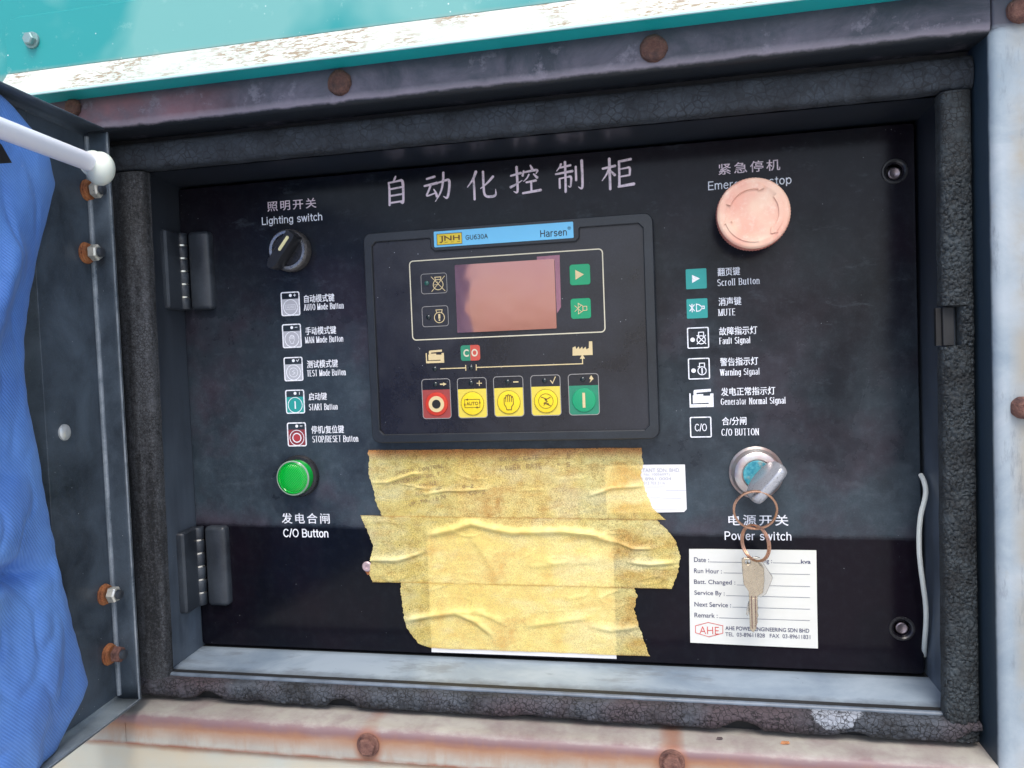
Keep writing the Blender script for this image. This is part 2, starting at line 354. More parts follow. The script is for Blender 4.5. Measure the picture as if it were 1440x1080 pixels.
def screen():
    q = N('pink_lcd_glass'); a = q.noise(30, 4)
    q.set(base=q.mix(a, (.36, .15, .155), (.42, .22, .20)), rough=.06, metal=.72, coat=.6, coatr=.02)
    q.set(normal=q.bump(q.noise(25, 2), .12, .002)); return q.m
M['lcd'] = screen()
def film():
    q = N('peeling_pink_film'); a = q.noise(140, 5, .7, dist=1.2)
    q.set(base=q.mix(a, (.30, .12, .17), (.48, .24, .30)), rough=.2, alpha=.75, normal=q.bump(a, .6, .001)); return q.m
M['film'] = film()
def tape():
    q = N('yellowed_masking_tape'); x = q.wxyz()
    fine = q.noise(1, 4, .85, vec=q.map((1100, 1100, 1100))); mid = q.noise(110, 5, .7); big = q.noise(20, 4)
    fib = q.noise(1, 4, .7, vec=q.map((260, 900, 900)))
    col = q.mix(q.ramp(big, .35, .65), (.86, .66, .17), (.90, .79, .32))
    col = q.mix(q.ramp(mid, .45, .7, 0, .45), col, (.84, .50, .12))
    col = q.mix(q.ramp(fib, .4, .7, 0, .25), col, (.94, .87, .42))
    spots = q.mth('MULTIPLY', q.ramp(q.vor(75), .025, .05, 1, 0), q.ramp(q.noise(25, 2), .5, .6))
    col = q.mix(spots, col, (.06, .035, .02))
    stain = q.mth('MULTIPLY', q.ramp(q.noise(1, 5, .6, vec=q.map((16, 16, 42)), dist=.5), .52, .66), q.ramp(q.noise(260, 3), .3, .6, .5, 1))
    col = q.mix(q.mth('MULTIPLY', stain, .75), col, (.66, .34, .07))
    col = q.mix(q.ramp(q.noise(1, 4, .6, vec=q.map((14, 14, 30), (0, 0, 0), (5, 2, 1))), .5, .64, 0, .6), col, (.90, .85, .50))
    # sun-browned along the very top edge
    e = q.mth('ADD', x[2], q.mth('MULTIPLY', q.noise(40, 5), .010))
    col = q.mix(q.ramp(e, -.1010, -.0925, 0, .9), col, (.66, .22, .05))
    rm = q.n.new('ShaderNodeAttribute'); rm.attribute_name = 'rim'; col = q.mix(q.mth('MULTIPLY', rm.outputs['Fac'], q.ramp(mid, .35, .6, .3, .85)), col, (.40, .20, .05))
    tr = q.n.new('ShaderNodeBsdfTransparent'); tr.inputs[0].default_value = (1, .88, .55, 1)
    mx = q.n.new('ShaderNodeMixShader')
    k = q.ramp(q.mth('ADD', q.mth('MULTIPLY', fine, .8), q.mth('MULTIPLY', mid, .2)), .36, .64, .08, .76)
    at = q.n.new('ShaderNodeAttribute'); at.attribute_name = 'lift'; k = q.mth('MULTIPLY', k, q.ramp(at.outputs['Fac'], .0005, .0021, 1, .22))
    k = q.mth('MULTIPLY', k, 1.0)
    out = q.n['Material Output']
    q.l.new(k, mx.inputs[0]); q.l.new(q.b.outputs[0], mx.inputs[1]); q.l.new(tr.outputs[0], mx.inputs[2]); q.l.new(mx.outputs[0], out.inputs[0])
    q.set(base=col, rough=.62, normal=q.bump(q.mth('ADD', fine, q.mth('MULTIPLY', fib, .6)), .35, .0006)); return q.m, k
M['tape'], _ = tape()
def cloth():
    q = N('blue_woven_tarpaulin')
    wv = q.n.new('ShaderNodeTexWave'); wv.inputs['Scale'].default_value = 165; q.l.new(q.map((1, 1, 1), (.9, 0, 0)), wv.inputs[0])
    wv2 = q.n.new('ShaderNodeTexWave'); wv2.inputs['Scale'].default_value = 165; q.l.new(q.map((1, 1, 1), (-.7, 0, 0)), wv2.inputs[0])
    wv.bands_direction = 'Z'; wv2.bands_direction = 'Z'
    h = q.mth('ADD', wv.outputs['Fac'], q.mth('MULTIPLY', wv2.outputs['Fac'], .25)); a = q.noise(14, 5)
    c = q.mix(q.ramp(a, .35, .65), (.055, .165, .52), (.10, .26, .66)); c = q.mix(q.ramp(h, .2, 1.4, 0, .22), c, (.26, .48, .88))
    c = q.mix(q.ramp(q.vor(60), .015, .03, .5, 0), c, (.5, .5, .6))
    q.set(base=c, rough=.6, normal=q.bump(h, .28, .0006), sheen=.1); return q.m
M['cloth'] = cloth()
def label_paper():
    q = N('aged_label_paper'); a = q.noise(60, 4)
    q.set(base=q.mix(a, (.66, .66, .60), (.72, .73, .70)), rough=.55); return q.m
M['label'] = label_paper()
def ground_mat(name, a, b):
    q = N(name); f = q.noise(1.2, 6); q.set(base=q.mix(f, a, b), rough=.85, normal=q.bump(q.noise(60, 5), .3, .01)); return q.m

# ------------------------------------------------------------------ mesh helpers
class MB:
    def __init__(s): s.v = []; s.f = []
    def add(s, vs, fs):
        o = len(s.v); s.v += [Vector(p) for p in vs]; s.f += [tuple(i + o for i in f) for f in fs]; return s
    def box(s, x0, y0, z0, x1, y1, z1):
        c = [(x, y, z) for x in (x0, x1) for y in (y0, y1) for z in (z0, z1)]
        return s.add(c, [(0, 1, 3, 2), (4, 6, 7, 5), (0, 4, 5, 1), (2, 3, 7, 6), (0, 2, 6, 4), (1, 5, 7, 3)])
    def obox(s, c, ax, ay, az):      # centre and three half-vectors
        c = Vector(c); vs = [c + ax * i + ay * j + az * k for i in (-1, 1) for j in (-1, 1) for k in (-1, 1)]
        return s.add(vs, [(0, 1, 3, 2), (4, 6, 7, 5), (0, 4, 5, 1), (2, 3, 7, 6), (0, 2, 6, 4), (1, 5, 7, 3)])
    def flat(s, loops, y):           # polygon(s) in the XZ plane: first loop outer, the rest holes
        ls = [[Vector((p[0], 0, p[1])) for p in l] for l in loops]
        tri = tessellate_polygon(ls); vs = [(p[0], y, p[1]) for l in loops for p in l]
        n = [t for t in tri]
        fs = []
        for t in n:
            a, b, c = (Vector(vs[i]) for i in t)
            fs.append(t if (b - a).cross(c - a).y < 0 else t[::-1])
        return s.add(vs, fs)
    def prism(s, loops, yf, yb, back=False, bev=0):
        if bev:
            ins = [inset(l, bev if i == 0 else -bev) for i, l in enumerate(loops)]
            s.flat(ins, yf)
            for l, m in zip(loops, ins):
                k = len(l); vs = [(p[0], yf, p[1]) for p in m] + [(p[0], yf + bev, p[1]) for p in l]
                s.add(vs, [(i, (i + 1) % k, k + (i + 1) % k, k + i) for i in range(k)])
            yf2 = yf + bev
        else:
            s.flat(loops, yf); yf2 = yf
        for l in loops:
            k = len(l); vs = [(p[0], yf2, p[1]) for p in l] + [(p[0], yb, p[1]) for p in l]
            s.add(vs, [(i, (i + 1) % k, k + (i + 1) % k, k + i) for i in range(k)])
        if back: s.flat(loops, yb)
        return s
    def lathe(s, c, ax, prof, seg=48, rfun=None):
        c = Vector(c); ax = Vector(ax).normalized(); u = ax.orthogonal().normalized(); w_ = ax.cross(u)
        vs = []; k = len(prof)
        for j in range(seg):
            a = 2 * math.pi * j / seg; d = u * math.cos(a) + w_ * math.sin(a)
            for i, (r, h) in enumerate(prof):
                rr = r * (rfun(a, i) if rfun else 1); vs.append(c + ax * h + d * rr)
        fs = [(j * k + i, ((j + 1) % seg) * k + i, ((j + 1) % seg) * k + i + 1, j * k + i + 1) for j in range(seg) for i in range(k - 1)]
        return s.add(vs, fs)
    def tube(s, pts, r, seg=12, closed=False, caps=True):
        pts = [Vector(p) for p in pts]; n = len(pts); vs = []; up = None
        for i, p in enumerate(pts):
            a = pts[(i - 1) % n] if closed or i > 0 else p; b = pts[(i + 1) % n] if closed or i < n - 1 else p
            t = (b - a).normalized()
            up = t.orthogonal().normalized() if up is None else (up - t * up.dot(t)).normalized()
            w_ = t.cross(up); rr = r[i] if isinstance(r, list) else r
            vs += [p + (up * math.cos(2 * math.pi * j / seg) + w_ * math.sin(2 * math.pi * j / seg)) * rr for j in range(seg)]
        m = n if closed else n - 1
        fs = [(i * seg + j, i * seg + (j + 1) % seg, ((i + 1) % n) * seg + (j + 1) % seg, ((i + 1) % n) * seg + j) for i in range(m) for j in range(seg)]
        if not closed and caps: fs += [tuple(range(seg - 1, -1, -1)), tuple(range((n - 1) * seg, n * seg))]
        return s.add(vs, fs)
    def grid(s, fn, nu, nv):
        vs = [fn(i / nu, j / nv) for j in range(nv + 1) for i in range(nu + 1)]
        return s.add(vs, [(j * (nu + 1) + i, j * (nu + 1) + i + 1, (j + 1) * (nu + 1) + i + 1, (j + 1) * (nu + 1) + i) for j in range(nv) for i in range(nu)])
    def stroke(s, pts, wds, y):      # a flat ribbon in the XZ plane with rounded ends
        pts = [Vector((p[0], 0, p[1])) for p in pts]
        if len(pts) > 2: pts, wds = chaikin(pts, wds)
        n = len(pts); L = []; R_ = []
        for i, p in enumerate(pts):
            t = (pts[min(i + 1, n - 1)] - pts[max(i - 1, 0)]).normalized(); q = Vector((-t.z, 0, t.x)) * wds[i] / 2
            L.append(p + q); R_.append(p - q)
        t0 = (pts[1] - pts[0]).normalized() * wds[0] * .35; t1 = (pts[-1] - pts[-2]).normalized() * wds[-1] * .35
        vs = [Vector((p.x, y, p.z)) for a, b in zip(L, R_) for p in (a, b)]
        fs = [(2 * i, 2 * i + 1, 2 * i + 3, 2 * i + 2) for i in range(n - 1)]
        e0 = pts[0] - t0; e1 = pts[-1] + t1; vs += [Vector((e0.x, y, e0.z)), Vector((e1.x, y, e1.z))]
        fs += [(0, 2 * n, 1), (2 * n - 2, 2 * n - 1, 2 * n + 1)]
        return s.add(vs, fs)
    def build(s, name, mat, parent=None, smooth=False, bevel=0, base=None, angle=35):
        org = parent_base(parent) if parent else (Vector(base) if base else Vector((0, 0, 0)))
        me = bpy.data.meshes.new(name); me.from_pydata([p - org for p in s.v], [], s.f)
        bm = bmesh.new(); bm.from_mesh(me)
        if smooth or bevel: bmesh.ops.remove_doubles(bm, verts=bm.verts, dist=1e-6)
        bmesh.ops.recalc_face_normals(bm, faces=bm.faces)
        bm.to_mesh(me); bm.free(); me.update()
        me.materials.append(mat)
        if smooth:
            me.polygons.foreach_set('use_smooth', [True] * len(me.polygons))
            try: me.set_sharp_from_angle(angle=math.radians(angle))
            except Exception: pass
        o = bpy.data.objects.new(name, me); COL.objects.link(o)
        if parent: o.parent = parent
        elif base: o.location = org
        if bevel:
            b = o.modifiers.new('bevel', 'BEVEL'); b.width = bevel; b.segments = 3; b.limit_method = 'ANGLE'; b.angle_limit = math.radians(40)
            b.harden_normals = False
            me.polygons.foreach_set('use_smooth', [True] * len(me.polygons)); me.set_sharp_from_angle(angle=math.radians(50))
        return o
def chaikin(pts, wds, it=2):
    for _ in range(it):
        a = [pts[0]]; b = [wds[0]]
        for i in range(len(pts) - 1):
            a += [pts[i].lerp(pts[i + 1], .22), pts[i].lerp(pts[i + 1], .78)]
            b += [wds[i] * .78 + wds[i + 1] * .22, wds[i] * .22 + wds[i + 1] * .78]
        a.append(pts[-1]); b.append(wds[-1]); pts, wds = a, b
    return pts, wds
def inset(l, d):
    n = len(l); A = sum(l[i][0] * l[(i + 1) % n][1] - l[(i + 1) % n][0] * l[i][1] for i in range(n)); sg = 1 if A > 0 else -1
    out = []
    for i in range(n):
        p0, p1, p2 = Vector(l[i - 1]), Vector(l[i]), Vector(l[(i + 1) % n])
        a = (p1 - p0); b = (p2 - p1)
        if a.length < 1e-9 or b.length < 1e-9: out.append(tuple(p1)); continue
        a.normalize(); b.normalize(); na = Vector((-a.y, a.x)) * sg; nb = Vector((-b.y, b.x)) * sg
        m = (na + nb); m = m / max(.3, m.dot(na)) if m.length > 1e-6 else na
        out.append(tuple(p1 + m * d))
    return out
def parent_base(o):
    b = Vector((0, 0, 0))
    while o: b += o.location; o = o.parent
    return b
def rrect(x0, z0, x1, z1, r, n=6):
    pts = []
    for cx, cz, a0 in ((x1 - r, z1 - r, 0), (x0 + r, z1 - r, 90), (x0 + r, z0 + r, 180), (x1 - r, z0 + r, 270)):
        pts += [(cx + r * math.cos(math.radians(a0 + 90 * i / n)), cz + r * math.sin(math.radians(a0 + 90 * i / n))) for i in range(n + 1)]
    return pts
def circ(cx, cz, r, n=32): return [(cx + r * math.cos(2 * math.pi * i / n), cz + r * math.sin(2 * math.pi * i / n)) for i in range(n)]
def thing(name, label, cat, loc, group=None):
    o = bpy.data.objects.new(name, None); COL.objects.link(o); o.location = loc; o.empty_display_size = .02
    o['label'] = label; o['category'] = cat
    if group: o['group'] = group
    return o
def tag(o, label=None, cat=None, group=None, kind=None):
    if label: o['label'] = label
    if cat: o['category'] = cat
    if group: o['group'] = group
    if kind: o['kind'] = kind
    return o
def textbox(s, rect, y, mat, parent, name='lettering', bold=0., spacing=1., shear=0., into=None, trim=True):
    x0, z0, x1, z1 = rect
    c = bpy.data.curves.new('t', 'FONT'); c.body = s; c.size = 1; c.offset = bold; c.space_character = spacing; c.shear = shear
    o = bpy.data.objects.new('t', c); COL.objects.link(o)
    me = bpy.data.meshes.new_from_object(o); bpy.data.objects.remove(o)
    vs = [v.co.copy() for v in me.vertices]; fs = [tuple(p.vertices) for p in me.polygons]; bpy.data.meshes.remove(me)
    a0 = min(v.x for v in vs); a1 = max(v.x for v in vs); b0 = min(v.y for v in vs); b1 = max(v.y for v in vs)
    pts = [(x0 + (v.x - a0) / (a1 - a0) * (x1 - x0), y, z0 + (v.y - b0) / (b1 - b0) * (z1 - z0)) for v in vs]
    if into is not None: into.add(pts, fs); return into
    return MB().add(pts, fs).build(name, mat, parent)

# --- a drawn alphabet: centre-line strokes, cap height 1, x-height .72; used plain (sans) or contrasted with serifs
def arc(cx, cy, rx, ry, a0, a1, n=10): return [(cx + rx * math.cos(math.radians(a0 + (a1 - a0) * i / n)), cy + ry * math.sin(math.radians(a0 + (a1 - a0) * i / n))) for i in range(n + 1)]
XH = .72
FONT = {
 'A': (.74, [[(0, 0), (.34, 1)], [(.34, 1), (.68, 0)], [(.12, .34), (.56, .34)]]), 'B': (.68, [[(.04, 0), (.04, 1)], [(.04, 1), (.32, 1)] + arc(.34, .76, .22, .24, 80, -90) + [(.04, .52)], [(.04, .52), (.34, .52)] + arc(.36, .26, .25, .26, 88, -90) + [(.04, 0)]]),
 'C': (.74, [arc(.37, .5, .35, .5, 42, 318, 16)]), 'E': (.62, [[(.04, 0), (.04, 1)], [(.04, 1), (.56, 1)], [(.04, .53), (.52, .53)], [(.04, 0), (.58, 0)]]), 'F': (.58, [[(.04, 0), (.04, 1)], [(.04, 1), (.54, 1)], [(.04, .52), (.48, .52)]]),
 'G': (.78, [arc(.37, .5, .35, .5, 42, 330, 16) + [(.70, .30), (.70, .46)], [(.70, .46), (.40, .46)]]), 'H': (.70, [[(.04, 0), (.04, 1)], [(.62, 0), (.62, 1)], [(.04, .53), (.62, .53)]]), 'L': (.56, [[(.04, 1), (.04, 0)], [(.04, 0), (.52, 0)]]),
 'M': (.86, [[(.04, 0), (.04, 1)], [(.04, 1), (.40, 0)], [(.40, 0), (.76, 1)], [(.76, 1), (.76, 0)]]), 'N': (.74, [[(.04, 0), (.04, 1)], [(.04, 1), (.62, 0)], [(.62, 0), (.62, 1)]]), 'O': (.80, [arc(.38, .5, .36, .5, 90, 450, 24)]),
 'P': (.66, [[(.04, 0), (.04, 1)], [(.04, 1), (.34, 1)] + arc(.34, .73, .24, .27, 80, -90) + [(.04, .46)]]), 'R': (.70, [[(.04, 0), (.04, 1)], [(.04, 1), (.34, 1)] + arc(.34, .74, .24, .26, 80, -90) + [(.04, .48)], [(.34, .48), (.60, 0)]]),
 'S': (.66, [arc(.32, .75, .26, .25, 30, 230, 9) + arc(.32, .26, .28, .26, 62, -155, 10)]), 'T': (.66, [[(0, 1), (.62, 1)], [(.31, 1), (.31, 0)]]), 'U': (.72, [[(.04, 1), (.04, .34)] + arc(.33, .32, .29, .32, 180, 360, 10) + [(.62, .34), (.62, 1)]]),
 'W': (1.0, [[(0, 1), (.24, 0)], [(.24, 0), (.48, 1)], [(.48, 1), (.72, 0)], [(.72, 0), (.96, 1)]]),
 'a': (.56, [arc(.25, .50, .21, .22, 155, 0, 8) + [(.46, .46), (.46, .12), (.52, 0)], arc(.24, .18, .21, .20, 60, 300, 10) + [(.44, .12)], [(.46, .42), (.34, .39)]]), 'c': (.54, [arc(.27, .36, .24, .36, 45, 315, 14)]),
 'd': (.62, [[(.50, 1), (.50, 0)], arc(.26, .36, .23, .36, 30, 330, 14)]), 'e': (.58, [[(.04, .40), (.50, .40)] + arc(.27, .36, .24, .36, 12, 318, 16)]), 'g': (.60, [[(.49, .72), (.49, -.02)] + arc(.27, -.04, .22, .22, 0, -150, 8), arc(.26, .37, .22, .34, 30, 330, 14)]),
 'h': (.58, [[(.04, 1), (.04, 0)], arc(.26, .48, .21, .24, 170, 0, 8) + [(.47, 0)]]), 'i': (.20, [[(.06, .72), (.06, 0)], [(.06, .90), (.06, 1)]]), 'l': (.20, [[(.06, 1), (.06, 0)]]),
 'm': (.88, [[(.04, .72), (.04, 0)], arc(.23, .50, .18, .22, 170, 0, 7) + [(.41, 0)], arc(.60, .50, .18, .22, 170, 0, 7) + [(.78, 0)]]), 'n': (.58, [[(.04, .72), (.04, 0)], arc(.26, .48, .21, .24, 170, 0, 8) + [(.47, 0)]]),
 'o': (.60, [arc(.28, .36, .25, .36, 90, 450, 18)]), 'p': (.62, [[(.04, .72), (.04, -.26)], arc(.30, .36, .24, .36, 150, -150, 14)]), 'r': (.36, [[(.04, .72), (.04, 0)], arc(.26, .46, .22, .25, 170, 80, 5)]),
 's': (.52, [arc(.24, .54, .19, .18, 30, 235, 8) + arc(.24, .18, .21, .18, 60, -155, 9)]), 't': (.34, [[(.15, .94), (.15, .12), (.20, .02), (.30, .02)], [(0, .70), (.30, .70)]]), 'u': (.58, [[(.04, .72), (.04, .22)] + arc(.24, .22, .20, .22, 180, 330, 7), [(.47, .72), (.47, 0)]]),
 'w': (.78, [[(0, .72), (.18, 0)], [(.18, 0), (.36, .72)], [(.36, .72), (.54, 0)], [(.54, 0), (.72, .72)]]), 'y': (.54, [[(0, .72), (.25, 0)], [(.50, .72), (.22, -.14), (.12, -.26), (.02, -.25)]]),
 '/': (.36, [[(0, -.04), (.30, 1.04)]]), ' ': (.32, []), '0': (.60, [arc(.28, .5, .25, .5, 90, 450, 18)]), '3': (.60, [arc(.26, .76, .22, .24, 150, -80, 9), arc(.26, .27, .25, .27, 85, -155, 10)]), '6': (.60, [arc(.30, .32, .24, .32, 90, 450, 16), arc(.42, .40, .36, .60, 75, 185, 7)])}
_kz = [0]
def drawn(s, rect, y, mat, parent, name='lettering', serif=False, wt=.13, gap=.10, into=None):
    """rect spans the cap height of the words (descenders hang below it)"""
    x0, z0, x1, z1 = rect; pen = 0; items = []
    for ch in s:
        adv, sts = FONT[ch]
        if serif: adv *= .96
        items.append((pen, sts, ch)); pen += adv + gap
    pen -= gap; kx = (x1 - x0) / pen; kz = z1 - z0; m = into or MB()
    def seg_w(dx, dz):      # stroke weight by direction
        if not serif: return wt * kz
        v = abs(dz) / max(1e-9, math.hypot(dx, dz)); return (wt * .62 + (wt * 1.1 - wt * .62) * v ** 1.5) * kz
    for px_, sts, ch in items:
        for st in sts:
            pts = [Vector((x0 + (px_ + a) * kx, 0, z0 + b * kz)) for a, b in st]; n = len(pts); _kz[0] = (_kz[0] + 1) % 14; yy = y - .000006 * _kz[0]; L = []; R_ = []
            for i, p in enumerate(pts):
                d = pts[min(i + 1, n - 1)] - pts[max(i - 1, 0)]
                w_ = seg_w(d.x, d.z); t = d.normalized(); q = Vector((-t.z, 0, t.x)) * w_ / 2; L.append(p + q); R_.append(p - q)
            closed = (pts[0] - pts[-1]).length < 1e-7
            if not closed and not serif:
                for e, o_ in ((0, 1), (n - 1, n - 2)):
                    t = (pts[e] - pts[o_]).normalized() * wt * kz * .35; L[e] += t; R_[e] += t
            vs = [Vector((p.x, yy, p.z)) for a, b in zip(L, R_) for p in (a, b)]
            m.add(vs, [(2 * i, 2 * i + 1, 2 * i + 3, 2 * i + 2) for i in range(n - 1)])
            if serif and not closed:
                for e, o_ in ((0, 1), (n - 1, n - 2)):
                    d = pts[e] - pts[o_]
                    if abs(d.z) > 3 * abs(d.x) * .35 and len(st) <= 3 or (len(st) > 3 and abs(d.z) > 4 * abs(d.x) and min(abs(st[e][1] - q) for q in (0, 1, XH)) < .01):
                        yy2 = yy - .0000900 - .000004 * (e > 0); h = .028 * kz; r = .17 * kx; p = pts[e]
                        m.add([Vector((p.x - r, yy2, p.z - h)), Vector((p.x + r, yy2, p.z - h)), Vector((p.x + r, yy2, p.z + h)), Vector((p.x - r, yy2, p.z + h))], [(0, 1, 2, 3)])
    if into: return into
    return m.build(name, mat, parent)
def line(mb, pts, w_, y, closed=False):
    """thin line of even width through XZ points as a joined ribbon"""
    pts = [Vector(p) for p in pts]; n = len(pts); L = []; R_ = []
    for i in range(n):
        a = pts[i - 1] if (closed or i) else pts[i]; b = pts[(i + 1) % n] if (closed or i < n - 1) else pts[i]
        t0 = (pts[i] - a).normalized() if (pts[i] - a).length > 1e-9 else (b - pts[i]).normalized()
        t1 = (b - pts[i]).normalized() if (b - pts[i]).length > 1e-9 else t0
        m = Vector((-(t0 + t1).y, (t0 + t1).x)); m = m.normalized() if m.length > 1e-6 else Vector((-t0.y, t0.x))
        k = 1 / max(.4, m.dot(Vector((-t0.y, t0.x)))); L.append(pts[i] + m * w_ / 2 * k); R_.append(pts[i] - m * w_ / 2 * k)
    vs = [(p.x, y, p.y) for a, b in zip(L, R_) for p in (a, b)]
    m_ = n if closed else n - 1
    mb.add(vs, [(2 * i, 2 * i + 1, (2 * i + 3) % (2 * n), (2 * i + 2) % (2 * n)) for i in range(m_)])
    return mb

# ================================================================== THE SETTING
g1 = MB().grid(lambda a, b: (-90 + 180 * a, -150 + 180 * b, -1.35), 12, 12).build('ground', ground_mat('pale_bounce_ground', (.44, .43, .41), (.56, .55, .52)))  # unseen ground, made pale to bounce fill light up under the canopy
tag(g1, kind='structure')

# panel plate and opening sizes in metres
PX0, PX1, PZ0, PZ1 = -.3015, .3132, -.2744, .1430
OX0, OX1, OZ0, OZ1 = -.352, .3305, -.2975, .1705          # outer opening
YF = -.09                                                  # front of the housing
# ------------------------------------------------------------------ housing
H = thing('generator_housing', 'weathered steel housing framing the recessed panel, turquoise and rust-streaked white', 'generator housing', (0, YF, OZ0))
def bar_top():
    m = MB(); prof = [(-.05, OZ1 + .002), (-.084, OZ1), (-.0875, OZ1 + .0008), (-.0895, OZ1 + .003), (YF, OZ1 + .006), (YF, OZ1 + .018), (YF, .2080)]
    n = 60
    m.grid(lambda a, b: (lambda i: Vector((-.60 + (OX1 + .0005 + .60) * a, prof[i][0], prof[i][1])))(min(len(prof) - 1, round(b * (len(prof) - 1)))), n, len(prof) - 1)
    return m.build('top_rail', M['bar'], H, smooth=True, angle=60)
bar_top()
MB().box(OX1 + .0012, YF - .0004, OZ1 + .002, OX1 + .30, -.05, .30).build('corner_plate', M['frame_r'], H, bevel=.002)
mb = MB(); prof = [(-.05, .0), (-.083, .0), (-.087, .0008), (-.0893, .003), (YF, .006), (YF, .30)]
mb.grid(lambda a, b: (lambda i: Vector((OX1 + prof[i][1], prof[i][0], -.60 + (.1735 + .60) * a)))(round(b * (len(prof) - 1))), 40, len(prof) - 1)
mb.build('right_upright', M['frame_r'], H, smooth=True, angle=60)
mb = MB(); prof = [(-.05, .0), (-.083, .0), (-.087, -.0008), (-.0893, -.003), (YF, -.006), (YF, -.0250)]
mb.grid(lambda a, b: (lambda i: Vector((-.60 + (OX1 + .60 + .0004) * a, prof[i][0], OZ0 + prof[i][1])))(round(b * (len(prof) - 1))), 40, len(prof) - 1)
mb.box(-.3142, YF - .0006, OZ0 - .0235, -.3136, YF + .002, OZ0 - .008)
mb.build('bottom_rail', M['frame_b'], H, smooth=True, angle=60)
MB().box(-.60, -.0868, -.62, OX1 + .0006, -.05, OZ0 - .0252).build('lower_skin', M['skin_b'], H)
MB().box(-.60, -.0880, OZ0, -.352, -.05, .19).build('left_skin', M['frame_r'], H)
# recessed trough + lip ring
ring = [[(OX0 - .02, OZ0 - .01), (OX1 + .01, OZ0 - .01), (OX1 + .01, OZ1 + .012), (OX0 - .02, OZ1 + .012)],
        [(-.2965, -.2766), (.3162, -.2766), (.3162, .1455), (-.2945, .1455)]]
MB().prism(ring, -.0555, -.0505).build('recess_ring', M['rubber_black'], H)
# jambs
def quad(name, a, b, c, d, mat, n=1):
    return MB().grid(lambda s, t: Vector(a).lerp(Vector(b), s).lerp(Vector(d).lerp(Vector(c), s), t), 12, 6).build(name, mat, H)
YB, YR = .05, -.0580
quad('bottom_jamb', (PX0 - .002, .0006, -.2766), (.3162, .0006, -.2766), (.3162, YR, -.2770), (-.2970, YR, -.2770), M['jamb_sill'])
quad('bottom_jamb', (-.31, YB, -.2764), (.3162, YB, -.2764), (.3162, .0006, -.2766), (PX0 - .002, .0006, -.2766), M['interior'])
quad('right_jamb', (.3162, YB, -.28), (.3162, YB, .15), (.3162, YR, .15), (.3162, YR, -.28), M['jamb'])
quad('left_jamb', (-.3040, .03, -.2766), (-.3040, .03, .15), (-.2950, YR, .15), (-.2975, YR, -.2766), M['jamb'])
quad('top_jamb', (-.31, YB, .1455), (.32, YB, .1455), (.32, YR, .1455), (-.31, YR, .1455), M['jamb'])
# rounded lip of the left jamb, its highlight painted in pale
MB().tube([(-.2975, YR + .001, -.2766), (-.2966, YR + .001, -.10), (-.2950, YR + .001, .15)], .0023, 12).build('jamb_lip', M['worn_glint'], H, smooth=True)
MB().tube([(-.2975, YR + .0005, -.2782), (.3162, YR + .0005, -.2782)], .0022, 12).build('jamb_lip', M['jamb'], H, smooth=True)
MB().tube([(.3176, YR + .0005, -.2766), (.3176, YR + .0005, .15)], .0018, 12).build('jamb_lip', M['jamb'], H, smooth=True)
# dark box behind
MB().add([(-.42, -.05, -.36), (.42, -.05, -.36), (.42, -.05, .26), (-.42, -.05, .26), (-.42, .2, -.36), (.42, .2, -.36), (.42, .2, .26), (-.42, .2, .26)],
         [(4, 5, 6, 7), (0, 1, 5, 4), (2, 3, 7, 6), (0, 4, 7, 3), (1, 2, 6, 5)]).build('inner_box', M['interior'], H)
# turquoise canopy edge
def canopy():
    x0, x1 = -.372, .62
    z0, z1 = .1975, .2215
    m = MB()
    prof = [(-.0905, .30), (-.0905, z1 + .003), (-.0912, z1), (-.0930, z1 - .0025), (-.1075, z0 + .0035)]
    k = len(prof) - 1
    m.grid(lambda a, b: (lambda i: Vector((x0 + (x1 - x0) * a, prof[i][0], prof[i][1])))(round(b * k)), 30, k)
    return m, x0, x1, z0, z1
# upper plate with a rounded corner (the part bolted on) and what is behind it
z1 = .2222; pl = P(5, 30, -.0925); ptop = P(40, 21, -.0925).z
outline = [(.62, z1), (.62, ptop + .0), (-.2, ptop + .0006)]
cx, cz = P(5, 30, -.0925).x, ptop
outline = [(cx, z1), (.62, z1), (.62, cz), (cx + .012, cz), (cx + .006, cz - .0012), (cx + .0022, cz - .0040), (cx + .0004, cz - .008)]
MB().prism([outline], -.0925, -.0885, bev=.0008).build('turquoise_plate', M['teal'], H)
MB().box(-.70, -.0886, .205, .62, -.05, .42).build('upper_skin', M['teal'], H)
def lipgrid(a, b):
    pr = [(-.0925, .2225), (-.0935, .2205), (-.1070, .2002), (-.1083, .1990)]
    i = round(b * 3); return Vector((cx + (.62 - cx) * a, pr[i][0], pr[i][1]))
MB().grid(lipgrid, 40, 3).build('canopy_lip', M['teal_lip'], H, smooth=True, angle=60)
MB().box(cx, -.1086, .1972, .62, -.1070, .1992).build('canopy_edge', M['white_edge'], H, bevel=.0005)
MB().box(cx, -.1068, .1970, .62, -.0902, .1978).build('canopy_underside', M['teal_d'], H)

